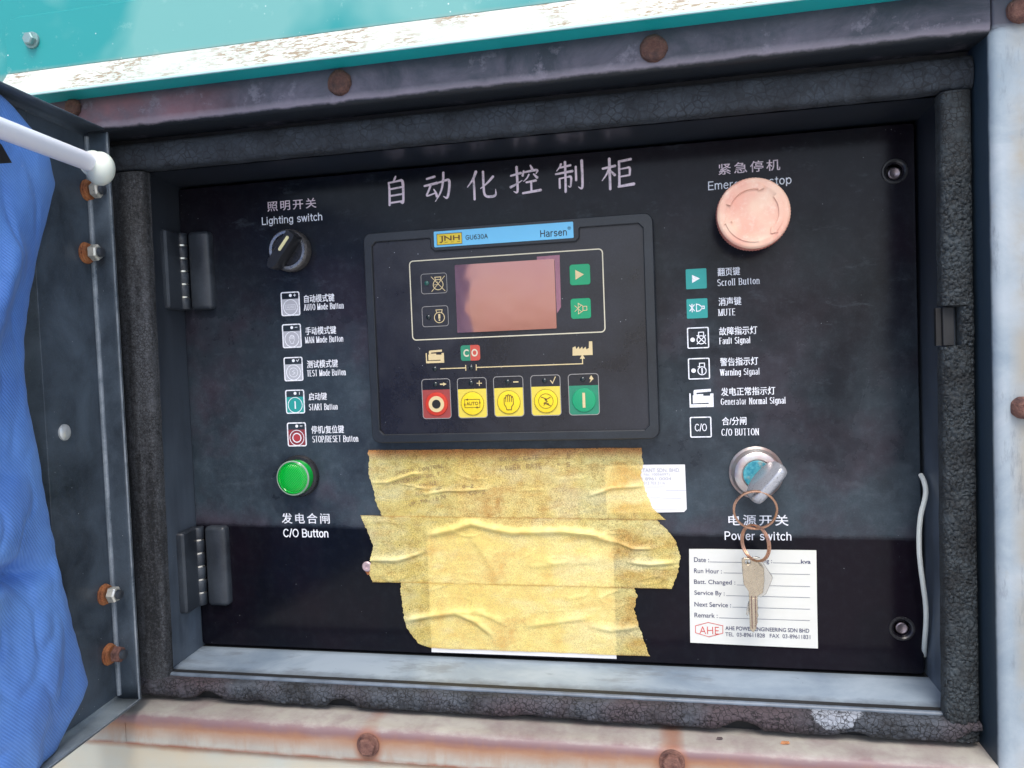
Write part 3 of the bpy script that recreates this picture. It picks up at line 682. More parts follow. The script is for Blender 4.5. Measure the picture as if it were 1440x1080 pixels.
def hexbolt(u, v, y, r, mat, par, washer=True, rot=0., h=.004, axis=(0, -1, 0), name='bolt', dome=True):
    c = P(u, v, y) if not isinstance(u, Vector) else u
    ax = Vector(axis).normalized(); m = MB()
    if washer: m.lathe(c, ax, [(r * 1.30, 0), (r * 1.30, h * .22), (r * 1.22, h * .34), (0.0, h * .34)], 28)
    a = ax.orthogonal().normalized(); b = ax.cross(a)
    hexp = [(math.cos(rot + i * math.pi / 3), math.sin(rot + i * math.pi / 3)) for i in range(6)]
    vs = [c + (a * p + b * q) * r + ax * (h * .3) for p, q in hexp] + [c + (a * p + b * q) * r + ax * (h * .86) for p, q in hexp] + [c + (a * p + b * q) * r * .82 + ax * h for p, q in hexp]
    fs = [(i, (i + 1) % 6, 6 + (i + 1) % 6, 6 + i) for i in range(6)] + [(6 + i, 6 + (i + 1) % 6, 12 + (i + 1) % 6, 12 + i) for i in range(6)] + [tuple(range(12, 18))]
    m.add(vs, fs)
    return m.build(name, mat, par, smooth=True, angle=25)
def domebolt(u, v, y, r, mat, par, h=.004, name='bolt'):
    c = P(u, v, y); m = MB()
    def rf(a, i): return 1 + .075 * noise.noise(Vector((math.cos(a) * 2.2 + u, math.sin(a) * 2.2, i * .4)))
    m.lathe(c, (0, -1, 0), [(r, 0), (r * .98, h * .5), (r * .8, h * .85), (r * .45, h), (r * .3, h * .85), (r * .12, h * .8), (0, h * .8)], 36, rf)
    return m.build(name, mat, par, smooth=True, angle=60)
domebolt(478, 117, YF, .0092, M['rustbolt_d'], H); domebolt(919, 69, YF, .0092, M['rustbolt_d'], H)
domebolt(104, 152, YF, .0070, M['rustbolt_d'], H); domebolt(1434, 15, YF, .0080, M['rustbolt'], H, .006); domebolt(1438, 573, YF, .0072, M['rustbolt'], H, .007)
hexbolt(518, 1047, YF, .0068, M['rustbolt'], H, rot=.4, h=.006); hexbolt(945, 1071, YF, .0068, M['rustbolt'], H, rot=.1, h=.006)
hexbolt(46, 57, -.0925, .0050, simple('dull_turquoise_zinc', (.24, .36, .36), .4, .5, .3), H, rot=.2, h=.006, name='hex_bolt')
# lower skin and rail have the tiny leaf scraps of the photograph
def scrap(u, v, label, mat, w_):
    p = PN(u, v, Vector((0, 0, OZ0 + .001)), Vector((0, 0, 1))); m = MB(); n_ = 9
    m.add([p + Vector((w_ * math.cos(i * .7) * (1 + .3 * math.sin(i * 3)), -.0015 + w_ * .4 * math.sin(i * .7), .001 * math.sin(i * 2))) for i in range(n_)], [tuple(range(n_))])
    o = m.build('leaf_scrap', mat, None, base=p); so_ = o.modifiers.new('s', 'SOLIDIFY'); so_.thickness = .0003; tag(o, label, 'leaf scrap')
scrap(1104, 1043, 'curled orange-brown leaf scrap lying on the rusty bottom rail', simple('dry_leaf', (.40, .17, .07), .7), .0030)
scrap(1012, 1037, 'small dark grey scrap on the rail under the bottom rubber seal', simple('dark_flake', (.08, .06, .06), .7), .0022)
# ------------------------------------------------------------------ rubber weatherstrips
NZ0, NZ1 = P(1332, 488, -.064).z, P(1332, 430, -.064).z
def seal(name, label, mat, along, lo, hi, a0, a1, y_base=-.055, y_front=-.068, step=.0011, cell=250, amp=.0011, ragged=0, crackzone=None, sq=.30, seed=0, taper=0, notch=None):
    """along 'x' or 'z'; lo..hi is the run, a0..a1 the width (inner, outer; may be functions of the run)"""
    f0 = a0 if callable(a0) else (lambda t: a0); f1 = a1 if callable(a1) else (lambda t: a1)
    n = int((hi - lo) / step); wid = abs(f1(.5) - f0(.5)); k = max(16, int(wid * 1.6 / step)); vs = []
    for i in range(n + 1):
        t = i / n; s = lo + (hi - lo) * t
        i0 = f0(t) + (notch(s) if notch else 0) + .0006 * noise.noise(Vector((s * 60, seed, 0))); i1 = f1(t)
        if ragged: i1 += -ragged * max(0, noise.noise(Vector((s * 26, 3.1 + seed, 0))) - .12) * (1 if i1 > i0 else -1) * 2.2 + .0008 * noise.noise(Vector((s * 150, 9, 0)))
        for j in range(k + 1):
            q = j / k; ang = math.pi * q; prof = max(0, math.sin(ang)) ** sq
            wq = i0 + (i1 - i0) * (.5 - .5 * math.cos(ang)) if True else 0
            p = Vector((s, 0, wq)) if along == 'x' else Vector((wq, 0, s))
            pp = p * cell + Vector((seed * 7, 0, 0)); d = noise.voronoi(pp + .35 * noise.noise_vector(pp * .7))[0]
            e = min(1, (d[1] - d[0]) * 5.5) ** .7
            cz = crackzone(t, q, p) if crackzone else 1
            h = -(1 - e) * amp * cz + .0009 * noise.noise(pp * .23) + .0003 * noise.noise(pp * 2.1) * (cz + .2)
            y = y_base + (y_front - y_base) * prof - h * min(1, prof * 1.3)
            vs.append((p.x, y, p.z))
    fs = [(i * (k + 1) + j, i * (k + 1) + j + 1, (i + 1) * (k + 1) + j + 1, (i + 1) * (k + 1) + j) for i in range(n) for j in range(k)]
    # end caps
    m = MB(); m.add(vs, fs); m.add(vs[:k + 1], [tuple(range(k + 1))]); m.add(vs[-(k + 1):], [tuple(range(k + 1))])
    cxy = ((lo + hi) / 2, y_base, (f0(.5) + f1(.5)) / 2) if along == 'x' else ((f0(.5) + f1(.5)) / 2, y_base, (lo + hi) / 2)
    o = m.build(name, mat, None, smooth=True, base=cxy, angle=70); tag(o, label, 'rubber seal', 'rubber seals around the opening'); return o
seal('rubber_seal', 'grey-black rubber seal along the top of the opening, finely cracked', M['seal_t'], 'x', -.3225, .3295, .1450, .1672, cell=170, amp=.0007,
     crackzone=lambda t, q, p: max(0, 1 - q * 2.6) * (.4 + .6 * max(0, noise.noise(Vector((p.x * 9, 4, 0))) + .5)), seed=1, y_front=-.067)
seal('rubber_seal', 'deeply cracked black rubber seal down the right side of the opening', M['seal'], 'z', -.2925, .1440, lambda t: .3068 + .003 * t, lambda t: .3283 + .0006 * t, cell=290, amp=.0019, step=.0009,
     crackzone=lambda t, q, p: min(1, max(0, (.965 - t) * 9)), seed=2, notch=lambda s: .0105 if NZ0 < s < NZ1 else 0)
MB().box(.3065, -.0600, NZ0 + .001, .3098, -.0560, NZ1 - .001).build('latch_slot', M['dark_hole'], H)
MB().box(.3102, -.0622, NZ0 + .0008, .3170, -.0556, NZ1 - .0008).build('latch_plate', M['rubber_black'], H, bevel=.0005)
seal('rubber_seal', 'dusty black rubber seal down the left side, beside the door edge', M['seal_l'], 'z', -.2840, .1440, lambda t: -.2925 + .004 * t, -.3190, cell=420, amp=.0006,
     crackzone=lambda t, q, p: max(0, q * 2 - 1.1), seed=3, y_front=-.066)
seal('rubber_seal', 'ragged cracked rubber seal along the bottom of the opening, edge torn', M['seal_b'], 'x', -.3190, .3280, -.2782, -.2945, cell=230, amp=.0015, step=.001, ragged=.0085, seed=4, y_base=-.056, y_front=-.0695, sq=.42)

# ================================================================== CONTROL PANEL
CP = thing('control_panel', 'black recessed hinged control panel printed with white Chinese and English lettering', 'control panel', (0, 0, PZ0))
s1 = P(1258, 241); s2 = P(1268.5, 884)
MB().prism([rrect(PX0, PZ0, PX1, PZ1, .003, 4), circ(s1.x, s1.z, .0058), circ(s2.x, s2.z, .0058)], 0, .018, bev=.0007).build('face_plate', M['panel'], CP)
for s in (s1, s2):
    m = MB().lathe((s.x, 0, s.z), (0, 1, 0), [(.0094, -.0002), (.0090, -.0008), (.0078, -.0008), (.0060, .0006), (.0057, .012), (0, .012)], 40)
    e = m.build('screw_socket', M['black_gl'], CP, smooth=True)
    sc_ = MB().lathe((s.x + .0008, .004, s.z - .0008), (0, -1, 0), [(0, .0), (.0044, 0), (.0044, .0008), (.0036, .0012), (.0018, .0004), (0, .0004)], 24).build('screw', M['steel'], e, smooth=True)
# hinges
def hinge(pts, jamb_side):
    (u0, v0), (u1, v1), (um_t, vm_t) = pts
def make_hinge(zt, zb, kx):
    kx -= .0030
    h = bpy.data.objects.new('hinge', None); COL.objects.link(h); h.parent = CP; h.location = Vector((kx, 0, (zt + zb) / 2)) - CP.location
    L = zt - zb
    # leaf on the panel
    MB().prism([rrect(kx + .0080, zb, kx + .0290, zt, .004, 5)], -.0075, .001, bev=.0022).build('panel_leaf', M['hinge'], h, smooth=True, angle=50)
    # leaf on the jamb, standing towards the viewer
    lf = MB(); z = [(zb, 0), (zt, 0)]
    ax = Vector((.10, -1, 0)).normalized(); nn = Vector((1, .10, 0)).normalized()
    base = Vector((kx - .0040, -.0020, 0))
    prof = rrect(0, zb, .0310, zt, .004, 5)
    front = [base + ax * p[0] + Vector((0, 0, p[1])) + nn * .0035 for p in prof]; frn = [base + ax * min(max(p[0], .0015), .0290) + Vector((0, 0, min(max(p[1], zb + .0018), zt - .0018))) + nn * .0052 for p in prof]
    back = [base + ax * p[0] + Vector((0, 0, p[1])) - nn * .0050 for p in prof]; k = len(prof)
    lf.add(frn, [tuple(range(k))]); lf.add(back, [tuple(range(k))]); lf.add(frn + front, [(i, (i + 1) % k, k + (i + 1) % k, k + i) for i in range(k)])
    lf.add(front + back, [(i, (i + 1) % k, k + (i + 1) % k, k + i) for i in range(k)])
    lf.build('jamb_leaf', M['hinge'], h, smooth=True, angle=40)
    # six knuckles
    n = 6; g = .0011
    for i in range(n):
        a = zb + L * i / n + g / 2; b = zb + L * (i + 1) / n - g / 2
        MB().lathe((kx + .0008, -.0052, a), (0, 0, 1), [(0, 0), (.0046, 0), (.0052, .0005), (.0052, b - a - .0005), (.0046, b - a), (0, b - a)], 24).build('knuckle', M['hinge'], h, smooth=True, angle=50)
    MB().lathe((kx + .0008, -.0052, zb + .001), (0, 0, 1), [(0, 0), (.0048, 0), (.0048, L - .002), (0, L - .002)], 20).build('pin', M['silver_l'], h, smooth=True, angle=50)
a = P(264, 326, -.008); b = P(262, 436, -.008)
make_hinge(a.z, b.z, P(257, 380, -.0085).x)
a = P(284, 741, -.008); b = P(286, 852, -.008)
make_hinge(a.z, b.z, P(281, 797, -.0085).x)

# --- printed words
YI = -.00035
def T(s, u0, vc0, u1, vc1, h, mat='ink_w', bold=.0, par=None, y=YI, name='lettering', spacing=1.):
    m = MB(); r = row(u0, vc0, u1, vc1, h, y); e = bold * (r[3] - r[1])
    for k, (a, b) in enumerate(((-1, -.6), (1, -.6), (1, .6), (-1, .6)) if bold else ((0, 0),)):
        textbox(s, (r[0] + a * e, r[1] + b * e, r[2] + a * e, r[3] + b * e), y - .00002 * k, None, None, spacing=spacing, into=m)
    return m.build(name, M[mat], par or CP)
def D_(s, u0, v0, u1, v1, h, mat='ink_w', par=None, y=YI, **k):      # v0, v1: middle of the capitals at both ends
    return drawn(s, row(u0, v0, u1, v1, h, y), y, M[mat], par or CP, **k)
T('照明开关', 376, 289.8, 444.5, 286, 14, 'ink_p', .010, spacing=1.28)
D_('Lighting switch', 368.5, 311.5, 453.5, 303.8, 9.8, wt=.145, gap=.10)
T('发电合闸', 396.3, 729, 463.3, 729, 14.5, bold=.014, spacing=1.28)
D_('C/O Button', 398.8, 749.6, 462, 749.8, 10.4, wt=.155)
T('紧急停机', 1010.3, 237.5, 1097, 232, 15.5, 'ink_p', .010, spacing=1.28)
D_('Emergency stop', 996, 261, 1113.3, 252.8, 11, wt=.13, gap=.13)
T('电源开关', 1024.5, 731.5, 1108.5, 731.5, 15, bold=.014, spacing=1.28)
D_('Power switch', 1019.3, 753.4, 1113.4, 754, 10.8, wt=.14, gap=.13)
for cn, a, en, b in (
        ('自动模式键', (427.8, 420.3, 470, 418.3, 11), 'AUTO Mode Button', (427.8, 431.8, 483, 430, 8.4)),
        ('手动模式键', (429.5, 465.7, 472.5, 463.7, 11), 'MAN Mode Button', (429.5, 478, 482.5, 476.3, 8.4)),
        ('测试模式键', (431.7, 512.5, 475, 510.7, 11), 'TEST Mode Button', (432, 525, 486, 523.2, 8.4)),
        ('启动键', (434, 558, 459.5, 557, 10.5), 'START Button', (434.7, 572.5, 474.5, 571.6, 8.4)),
        ('停机/复位键', (438, 604.5, 483.5, 603.3, 11), 'STOP/RESET Button', (439.5, 617.6, 503.5, 616.6, 8.8)),
        ('翻页键', (1009.2, 382.5, 1040.5, 381, 11.5), 'Scroll Button', (1009, 397, 1068, 395, 9)),
        ('消声键', (1010.6, 424.4, 1042.3, 423, 11.5), 'MUTE', (1010.6, 439.5, 1034, 438.5, 9)),
        ('故障指示灯', (1011.5, 465.8, 1064.7, 464, 11.5), 'Fault Signal', (1012, 480.4, 1055, 479, 11)),
        ('警告指示灯', (1012.8, 509, 1066, 507.5, 11.5), 'Warning Signal', (1013, 524.8, 1068, 523, 11)),
        ('发电正常指示灯', (1014, 551.2, 1090, 549, 11.5), 'Generator Normal Signal', (1014, 565.8, 1104.6, 563.9, 11)),
        ('合/分闸', (1015.4, 592.4, 1049.5, 591.5, 11.5), 'C/O BUTTON', (1015, 608, 1067, 607, 9))):
    T(cn, *a, bold=.014); hh_ = {8.4: 8.4, 8.8: 8.6, 9: 9}.get(b[4], 8.6); D_(en, b[0], b[1] - (1 if b[4] == 11 else 0), b[2], b[3] - (1 if b[4] == 11 else 0), hh_, serif=True, wt=.115, gap=.25)

# --- the brush-written title, stroke by stroke (100 x 100 squares)
KAI = {
 '自': [((50, 98, 5), (46, 90, 8), (38, 80, 3)), ((20, 80, 5), (23, 60, 8), (21, 4, 8)), ((22, 78, 6), (60, 82, 6), (78, 84, 10), (78, 40, 8), (76, 6, 8), (64, 12, 2)), ((26, 57, 6), (72, 61, 6)), ((26, 35, 6), (72, 38, 6)), ((25, 12, 6), (73, 15, 6))],
 '动': [((12, 82, 7), (42, 88, 8)), ((3, 59, 7), (50, 66, 9)), ((27, 62, 7), (18, 42, 7), (8, 24, 6), (26, 28, 5), (44, 34, 5)), ((36, 46, 4), (43, 34, 7), (47, 20, 10)), ((52, 66, 6), (76, 72, 7), (92, 74, 10), (90, 40, 8), (82, 10, 9), (68, 20, 2)), ((72, 100, 8), (70, 70, 8), (62, 36, 7), (40, 4, 3))],
 '化': [((34, 98, 10), (24, 72, 8), (4, 46, 3)), ((25, 72, 7), (26, 40, 8), (26, 2, 8)), ((88, 76, 9), (70, 56, 7), (46, 38, 3)), ((56, 96, 8), (56, 50, 8), (57, 18, 8), (66, 8, 8), (88, 8, 9), (95, 14, 7), (94, 32, 2))],
 '控': [((4, 70, 6), (38, 77, 8)), ((24, 99, 9), (25, 50, 8), (25, 10, 8), (12, 18, 2)), ((2, 32, 9), (20, 40, 6), (40, 52, 3)), ((67, 100, 5), (73, 86, 9)), ((46, 84, 5), (42, 66, 8)), ((47, 78, 6), (92, 84, 9), (84, 70, 3)), ((62, 70, 6), (56, 58, 5), (44, 48, 3)), ((76, 70, 5), (88, 56, 9)), ((52, 44, 6), (84, 48, 8)), ((68, 46, 7), (68, 14, 7)), ((40, 9, 7), (98, 15, 9))],
 '制': [((22, 92, 7), (16, 80, 5), (6, 70, 3)), ((18, 80, 6), (54, 85, 7)), ((2, 60, 6), (60, 66, 8)), ((15, 46, 6), (15, 14, 7)), ((16, 45, 5), (40, 48, 5), (54, 50, 8), (53, 28, 6), (50, 14, 6), (42, 20, 2)), ((35, 98, 8), (35, 50, 7), (34, 0, 8)), ((70, 80, 7), (70, 34, 7)), ((90, 98, 9), (91, 50, 8), (90, 4, 8), (76, 14, 2)),],
 '柜': [((4, 68, 7), (44, 74, 8)), ((26, 99, 9), (26, 50, 8), (26, 0, 8)), ((25, 68, 7), (16, 48, 6), (2, 30, 3)), ((28, 60, 5), (42, 44, 9)), ((54, 86, 7), (92, 91, 8)), ((55, 88, 7), (55, 50, 7), (54, 10, 8)), ((56, 62, 5), (76, 64, 5), (88, 66, 8), (86, 40, 6)), ((56, 38, 5), (86, 41, 6)), ((50, 7, 7), (99, 12, 10))]}
k = 0
for ch, r in (('自', (540, 247, 575, 290)), ('动', (595.5, 243, 636, 285)), ('化', (655.5, 239.5, 699.5, 281)), ('控', (716.5, 233, 761.5, 275.5)), ('制', (780.5, 226, 823, 270)), ('柜', (845.5, 221.5, 892, 266))):
    x0, z0, x1, z1_ = box(*r, 0); m = MB(); sx, sz = (x1 - x0) / 100, (z1_ - z0) / 100
    for st in KAI[ch]:
        k += 1; m.stroke([(x0 + p[0] * sx, z0 + p[1] * sz) for p in st], [p[2] * sz * 1.02 for p in st], -.0003 - .00001 * k)
    m.build('title_character', M['ink_p'], CP)

# --- printed symbols
def ringline(cx, cz, r, w_, y, n=28): return line(MB(), circ(cx, cz, r, n), w_, y, True)
def icon_key(u0, v0, u1, v1, mark, fill, sym):
    x0, z0, x1, z1_ = box(u0, v0, u1, v1, 0); W, Hh = x1 - x0, z1_ - z0; r = .0018
    g = bpy.data.objects.new('printed_key_symbol', None); COL.objects.link(g); g.parent = CP; g.location = Vector(((x0 + x1) / 2, 0, z0)) - CP.location
    zs = z0 + Hh * .70
    MB().prism([rrect(x0, z0, x1, z1_, r), rrect(x0 + .0010, z0 + .0010, x1 - .0010, z1_ - .0010, r * .6)], -.0004, -.0001).build('outline', M['ink_w'], g)
    MB().prism([[(x0 + .001, z0 + .001), (x1 - .001, z0 + .001), (x1 - .001, zs), (x0 + .001, zs)]], -.00030, -.0001).build('field', M[fill], g)
    cx, cz = (x0 + x1) / 2, z0 + Hh * .36; R_ = W * .37
    m = ringline(cx, cz, R_, .0006, -.00042)
    m.flat([circ((x0 + x1) / 2 + W * .02, z0 + Hh * .85, .0014, 16)], -.00042)
    mx, mz = x1 - W * .25, z0 + Hh * .85; q = .0013
    if mark == '+': line(m, [(mx - q, mz), (mx + q, mz)], .0005, -.00042); line(m, [(mx, mz - q), (mx, mz + q)], .0005, -.00044)
    if mark == '-': line(m, [(mx - q, mz), (mx + q, mz)], .0005, -.00042)
    if mark == 'v': line(m, [(mx - q, mz + .0005), (mx - .0002, mz - q * .7), (mx + q, mz + q)], .0005, -.00042)
    if mark == '|': line(m, [(mx, mz - q), (mx, mz + q)], .0006, -.00042)
    if sym == 'auto':
        line(m, [(cx - R_ * .68, cz - R_ * .3), (cx + R_ * .68, cz - R_ * .3), (cx + R_ * .68, cz + R_ * .3), (cx - R_ * .68, cz + R_ * .3)], .0003, -.00042, True)
        textbox('AUTO', (cx - R_ * .5, cz - R_ * .14, cx + R_ * .5, cz + R_ * .14), -.00043, None, None, into=m)
    if sym == 'hand': hand(m, cx, cz, R_ * .55, .0004, -.00042)
    if sym == 'test': ring2 = m.add(*[(lambda q_: (q_.v, q_.f))(ringline(cx, cz, R_ * .6, .0004, -.00043))][0]); line(m, [(cx - .001, cz - .002), (cx + .0015, cz - .0005), (cx - .001, cz + .001), (cx + .001, cz + .002)], .0004, -.00044)
    if sym == 'I': m.flat([[(cx - .0006, cz - .0034), (cx + .0006, cz - .0034), (cx + .0006, cz + .0034), (cx - .0006, cz + .0034)]], -.00042)
    if sym == 'O':
        m.v, m.f = m.v, m.f; r2 = ringline(cx, cz, R_ * .58, .0009, -.00043); m.add(r2.v, r2.f)
    m.build('symbol', M['ink_w'], g)
    if sym == 'O': MB().flat([circ(cx, cz, R_ * .5)], -.00036).build('disc', M['ink_red2'], g)
def hand(m, cx, cz, s, w_, y):
    pts = [(-.28, -1), (.30, -1), (.34, -.62), (.66, -.2), (.66, .45), (.60, .75), (.48, .75), (.40, .45), (.40, .05), (.40, .45), (.36, .95), (.20, .95), (.14, .5), (.14, .05), (.14, .5), (.10, 1.0), (-.08, 1.0), (-.12, .5), (-.12, .05), (-.12, .5), (-.18, .92), (-.36, .9), (-.40, .4), (-.40, 0), (-.40, .4), (-.46, .62), (-.62, .6), (-.64, .2), (-.62, -.3), (-.36, -.66)]
    segs = [pts[i:i + 1] for i in range(0)]
    # outline without back-tracking: draw the palm outline and the three finger lines apart
    out = [(-.30, -1), (.34, -1), (.38, -.6), (.62, -.25), (.62, .50), (.52, .78), (.40, .60), (.34, .92), (.22, .95), (.13, .70), (.07, 1.0), (-.08, 1.0), (-.13, .72), (-.20, .92), (-.34, .90), (-.40, .55), (-.50, .62), (-.62, .50), (-.62, -.25), (-.38, -.62)]
    line(m, [(cx + p[0] * s, cz + p[1] * s) for p in out], w_, y, True)
    for i, (xx, t) in enumerate(((-.38, .6), (-.12, .72), (.13, .7), (.38, .6))): line(m, [(cx + xx * s, cz + t * s), (cx + xx * s, cz + .05 * s)], w_ * .9, y - .00002 * (i + 1))
icon_key(395.4, 410.3, 421.9, 444.2, '+', 'ink_mid', 'auto'); icon_key(397.3, 455.5, 424, 489.3, '-', 'ink_mid', 'hand')
icon_key(399.6, 502, 426.2, 535.9, 'v', 'ink_g', 'test'); icon_key(401.9, 548, 428.6, 581.6, '|', 'ink_teal', 'I'); icon_key(404.3, 594, 431, 627.7, '-', 'ink_red', 'O')
def symbox(u0, v0, u1, v1):
    x0, z0, x1, z1_ = box(u0, v0, u1, v1, 0)
    g = bpy.data.objects.new('printed_symbol', None); COL.objects.link(g); g.parent = CP; g.location = Vector(((x0 + x1) / 2, 0, z0)) - CP.location
    return g, x0, z0, x1, z1_
# teal squares
g, x0, z0, x1, z1_ = symbox(964.5, 378, 993.6, 406.2); W = x1 - x0
MB().prism([rrect(x0, z0, x1, z1_, .0008)], -.0003, -.0001).build('field', M['ink_teal'], g)
MB().flat([[(x0 + W * .30, z0 + W * .30), (x0 + W * .68, z0 + W * .50), (x0 + W * .30, z0 + W * .70)]], -.00042).build('symbol', M['ink_w'], g)
g, x0, z0, x1, z1_ = symbox(965.6, 420, 995, 447.6); W = x1 - x0
MB().prism([rrect(x0, z0, x1, z1_, .0008)], -.0003, -.0001).build('field', M['ink_teal'], g)
def horn(m, x0, z0, W, w_, y, crossed=True):
    A = lambda a, b: (x0 + W * a, z0 + W * b)
    line(m, [A(.47, .34), A(.47, .70), A(.60, .66), A(.72, .56), A(.72, .46), A(.62, .36)], w_, y, True)
    line(m, [A(.74, .46), A(.84, .46), A(.84, .58), A(.74, .58)], w_, y, True)
    line(m, [A(.14, .36), A(.38, .68)], w_, y); line(m, [A(.14, .68), A(.38, .36)], w_, y - .00003); line(m, [A(.26, .30), A(.26, .72)], w_, y - .00006)
m = MB(); horn(m, x0, z0, W, .0007, -.00042); m.build('symbol', M['ink_w'], g)
def frame_box(g, x0, z0, x1, z1_, w_=.0009, mat='ink_w', y=-.0004, r=.0012): MB().prism([rrect(x0, z0, x1, z1_, r), rrect(x0 + w_, z0 + w_, x1 - w_, z1_ - w_, r * .6)], y, y + .0003).build('outline', M[mat], g)
def engine(m, x0, z0, W, w_, y, kind):
    A = lambda a, b: (x0 + W * a, z0 + W * b); cx, cz = A(.64, .40)
    rr = ringline(cx, cz, W * .19, w_, y); m.add(rr.v, rr.f)
    line(m, [A(.53, .58), A(.53, .76), A(.76, .76), A(.76, .58)], w_, y - .00003)
    if kind == 'fault':
        line(m, [A(.44, .20), A(.86, .62)], w_, y - .00006); line(m, [A(.44, .62), A(.86, .20)], w_, y - .00009)
    else: m.flat([[A(.61, .26), A(.67, .26), A(.67, .54), A(.61, .54)]], y - .00009)
    line(m, [A(.45, .60), A(.55, .60)], w_, y - .00011)
g, x0, z0, x1, z1_ = symbox(966.3, 460.2, 997, 490); frame_box(g, x0, z0, x1, z1_); W = x1 - x0
m = MB(); engine(m, x0, z0, W, .0007, -.0004, 'fault'); m.flat([circ(x0 + W * .25, z0 + W * .42, W * .105)], -.0004); m.build('symbol', M['ink_w'], g)
g, x0, z0, x1, z1_ = symbox(967.6, 503.4, 998.2, 533.4); frame_box(g, x0, z0, x1, z1_); W = x1 - x0
m = MB(); engine(m, x0, z0, W, .0007, -.0004, 'warn'); m.flat([circ(x0 + W * .25, z0 + W * .42, W * .105)], -.0004); m.build('symbol', M['ink_w'], g)
GEN = [[(0, 0), (100, 0), (100, 74), (87, 74), (87, 62), (58, 62), (58, 72), (30, 72), (30, 80), (90, 85), (90, 100), (22, 96), (18, 90), (18, 66), (14, 66), (14, 22), (80, 24), (80, 17), (6, 17), (6, 78), (0, 78)]]
def gen(u0, v0, u1, v1, y):
    x0, z0, x1, z1_ = box(u0, v0, u1, v1, y); return MB().flat([[(x0 + p[0] * (x1 - x0) / 100, z0 + p[1] * (z1_ - z0) / 100) for p in GEN[0]]], y - .0003)
g, x0, z0, x1, z1_ = symbox(969.5, 547, 1003.3, 572.6); gen(969.5, 547, 1003.3, 572.6, 0).build('symbol', M['ink_w'], g)
g, x0, z0, x1, z1_ = symbox(970.2, 586, 1000.6, 615.2); frame_box(g, x0, z0, x1, z1_); W = x1 - x0
drawn('C/O', (x0 + W * .24, z0 + W * .32, x0 + W * .78, z0 + W * .64), -.0004, M['ink_w'], g, 'symbol', wt=.12)
# small riveted eyelet near the tape
c = P(516.5, 796.5, 0); m = MB().lathe(c, (0, -1, 0), [(.0045, 0), (.0045, .0008), (.0036, .0014), (.0018, .0012), (.0014, .0002), (0, .0002)], 24)
m.build('eyelet', simple('pinkish_zinc', (.55, .42, .44), .4, .4), CP, smooth=True)
# drip of rust under it
MB().flat([[(c.x - .002, c.z - .0042), (c.x + .003, c.z - .0035), (c.x + .0035, c.z - .0065), (c.x, c.z - .0075)]], -.0004).build('rust_mark', M['rust_o'], CP)

# ================================================================== CONTROLLER MODULE
YC = -.014; YM = -.0118
C0x0, C0z0, C0x1, C0z1 = -.12, -.0885, .12, .0885
CT = thing('digital_controller', 'black digital generator controller with blue name strip, small screen and coloured keys', 'controller', (0, 0, C0z0))
ix0, iz0, ix1, iz1 = -.1130, -.0815, .1122, .0809
lab = [P(610, 326, YC), P(806, 311.7, YC), P(806.7, 334.3, YC), P(611, 348.3, YC)]
lx0 = (lab[0].x + lab[3].x) / 2; lx1 = (lab[1].x + lab[2].x) / 2; lz1 = (lab[0].z + lab[1].z) / 2; lz0 = (lab[2].z + lab[3].z) / 2
ch = .0035; tz = lz0 - .0028; tx0 = lx0 - .0035; tx1 = lx1 + .0045
hole = [(ix0 + ch, iz0), (ix1 - ch, iz0), (ix1, iz0 + ch), (ix1, iz1 - ch), (ix1 - ch, iz1), (tx1 + .001, iz1), (tx1, iz1 - .001), (tx1, tz + .003), (tx1 - .003, tz), (tx0 + .003, tz), (tx0, tz + .003), (tx0, iz1 - .001), (tx0 - .001, iz1), (ix0 + ch, iz1), (ix0, iz1 - ch), (ix0, iz0 + ch)]
MB().prism([rrect(C0x0, C0z0, C0x1, C0z1, .007, 8), hole], YC, -.006, bev=.0006).build('bezel', M['bezel'], CT)
MB().prism([rrect(C0x0 - .0006, C0z0 - .0012, C0x1 + .0006, C0z1 + .0004, .0078, 8)], -.0068, .0, bev=.0008).build('bezel_base', M['bezel'], CT)
MB().flat([[(p[0], p[1]) for p in inset(hole, -.0015)]], YM).build('membrane', M['membrane'], CT)
MB().prism([rrect(lx0, lz0, lx1, lz1, .0008)], YC - .0004, YC - .0001).build('name_strip', M['blue_label'], CT); NS = bpy.data.objects['name_strip']
yl = YC - .0006
x0, z0, x1, z1_ = box(614.5, 328.3, 649.5, 343.5, yl); bd = MB().prism([rrect(x0, z0, x1, z1_, .0004)], yl, yl + .0002).build('badge', M['gold'], NS)
fr = MB(); line(fr, [(x0, z0), (x1, z0), (x1, z1_), (x0, z1_)], .0004, yl - .0001, True); hh = z1_ - z0; ww = x1 - x0
textbox('JNH', (x0 + ww * .12, z0 + hh * .20, x1 - ww * .08, z1_ - hh * .2), yl - .00015, None, None, into=fr, bold=.015)
for a_ in (.14, .36, .60, .86): line(fr, [(x0 + ww * (a_ - .05), z0 + hh * .2), (x0 + ww * (a_ + .07), z0 + hh * .2)], .0003, yl - .0002)
line(fr, [(x0 + ww * .1, z1_ - hh * .19), (x0 + ww * .34, z1_ - hh * .19)], .0003, yl - .0002)
fr.build('emblem', M['brown_ink'], NS)
drawn('GU630A', row(655, 334, 686, 332, 6.0, yl), yl, M['black_ink'], NS, wt=.14, gap=.14)
drawn('Harsen', row(760, 328.6, 797.5, 326.2, 9.0, yl), yl, M['black_ink'], NS, wt=.13, gap=.14)
textbox('®', row(798, 321, 803, 320.5, 4.5, yl), yl, M['black_ink'], NS)
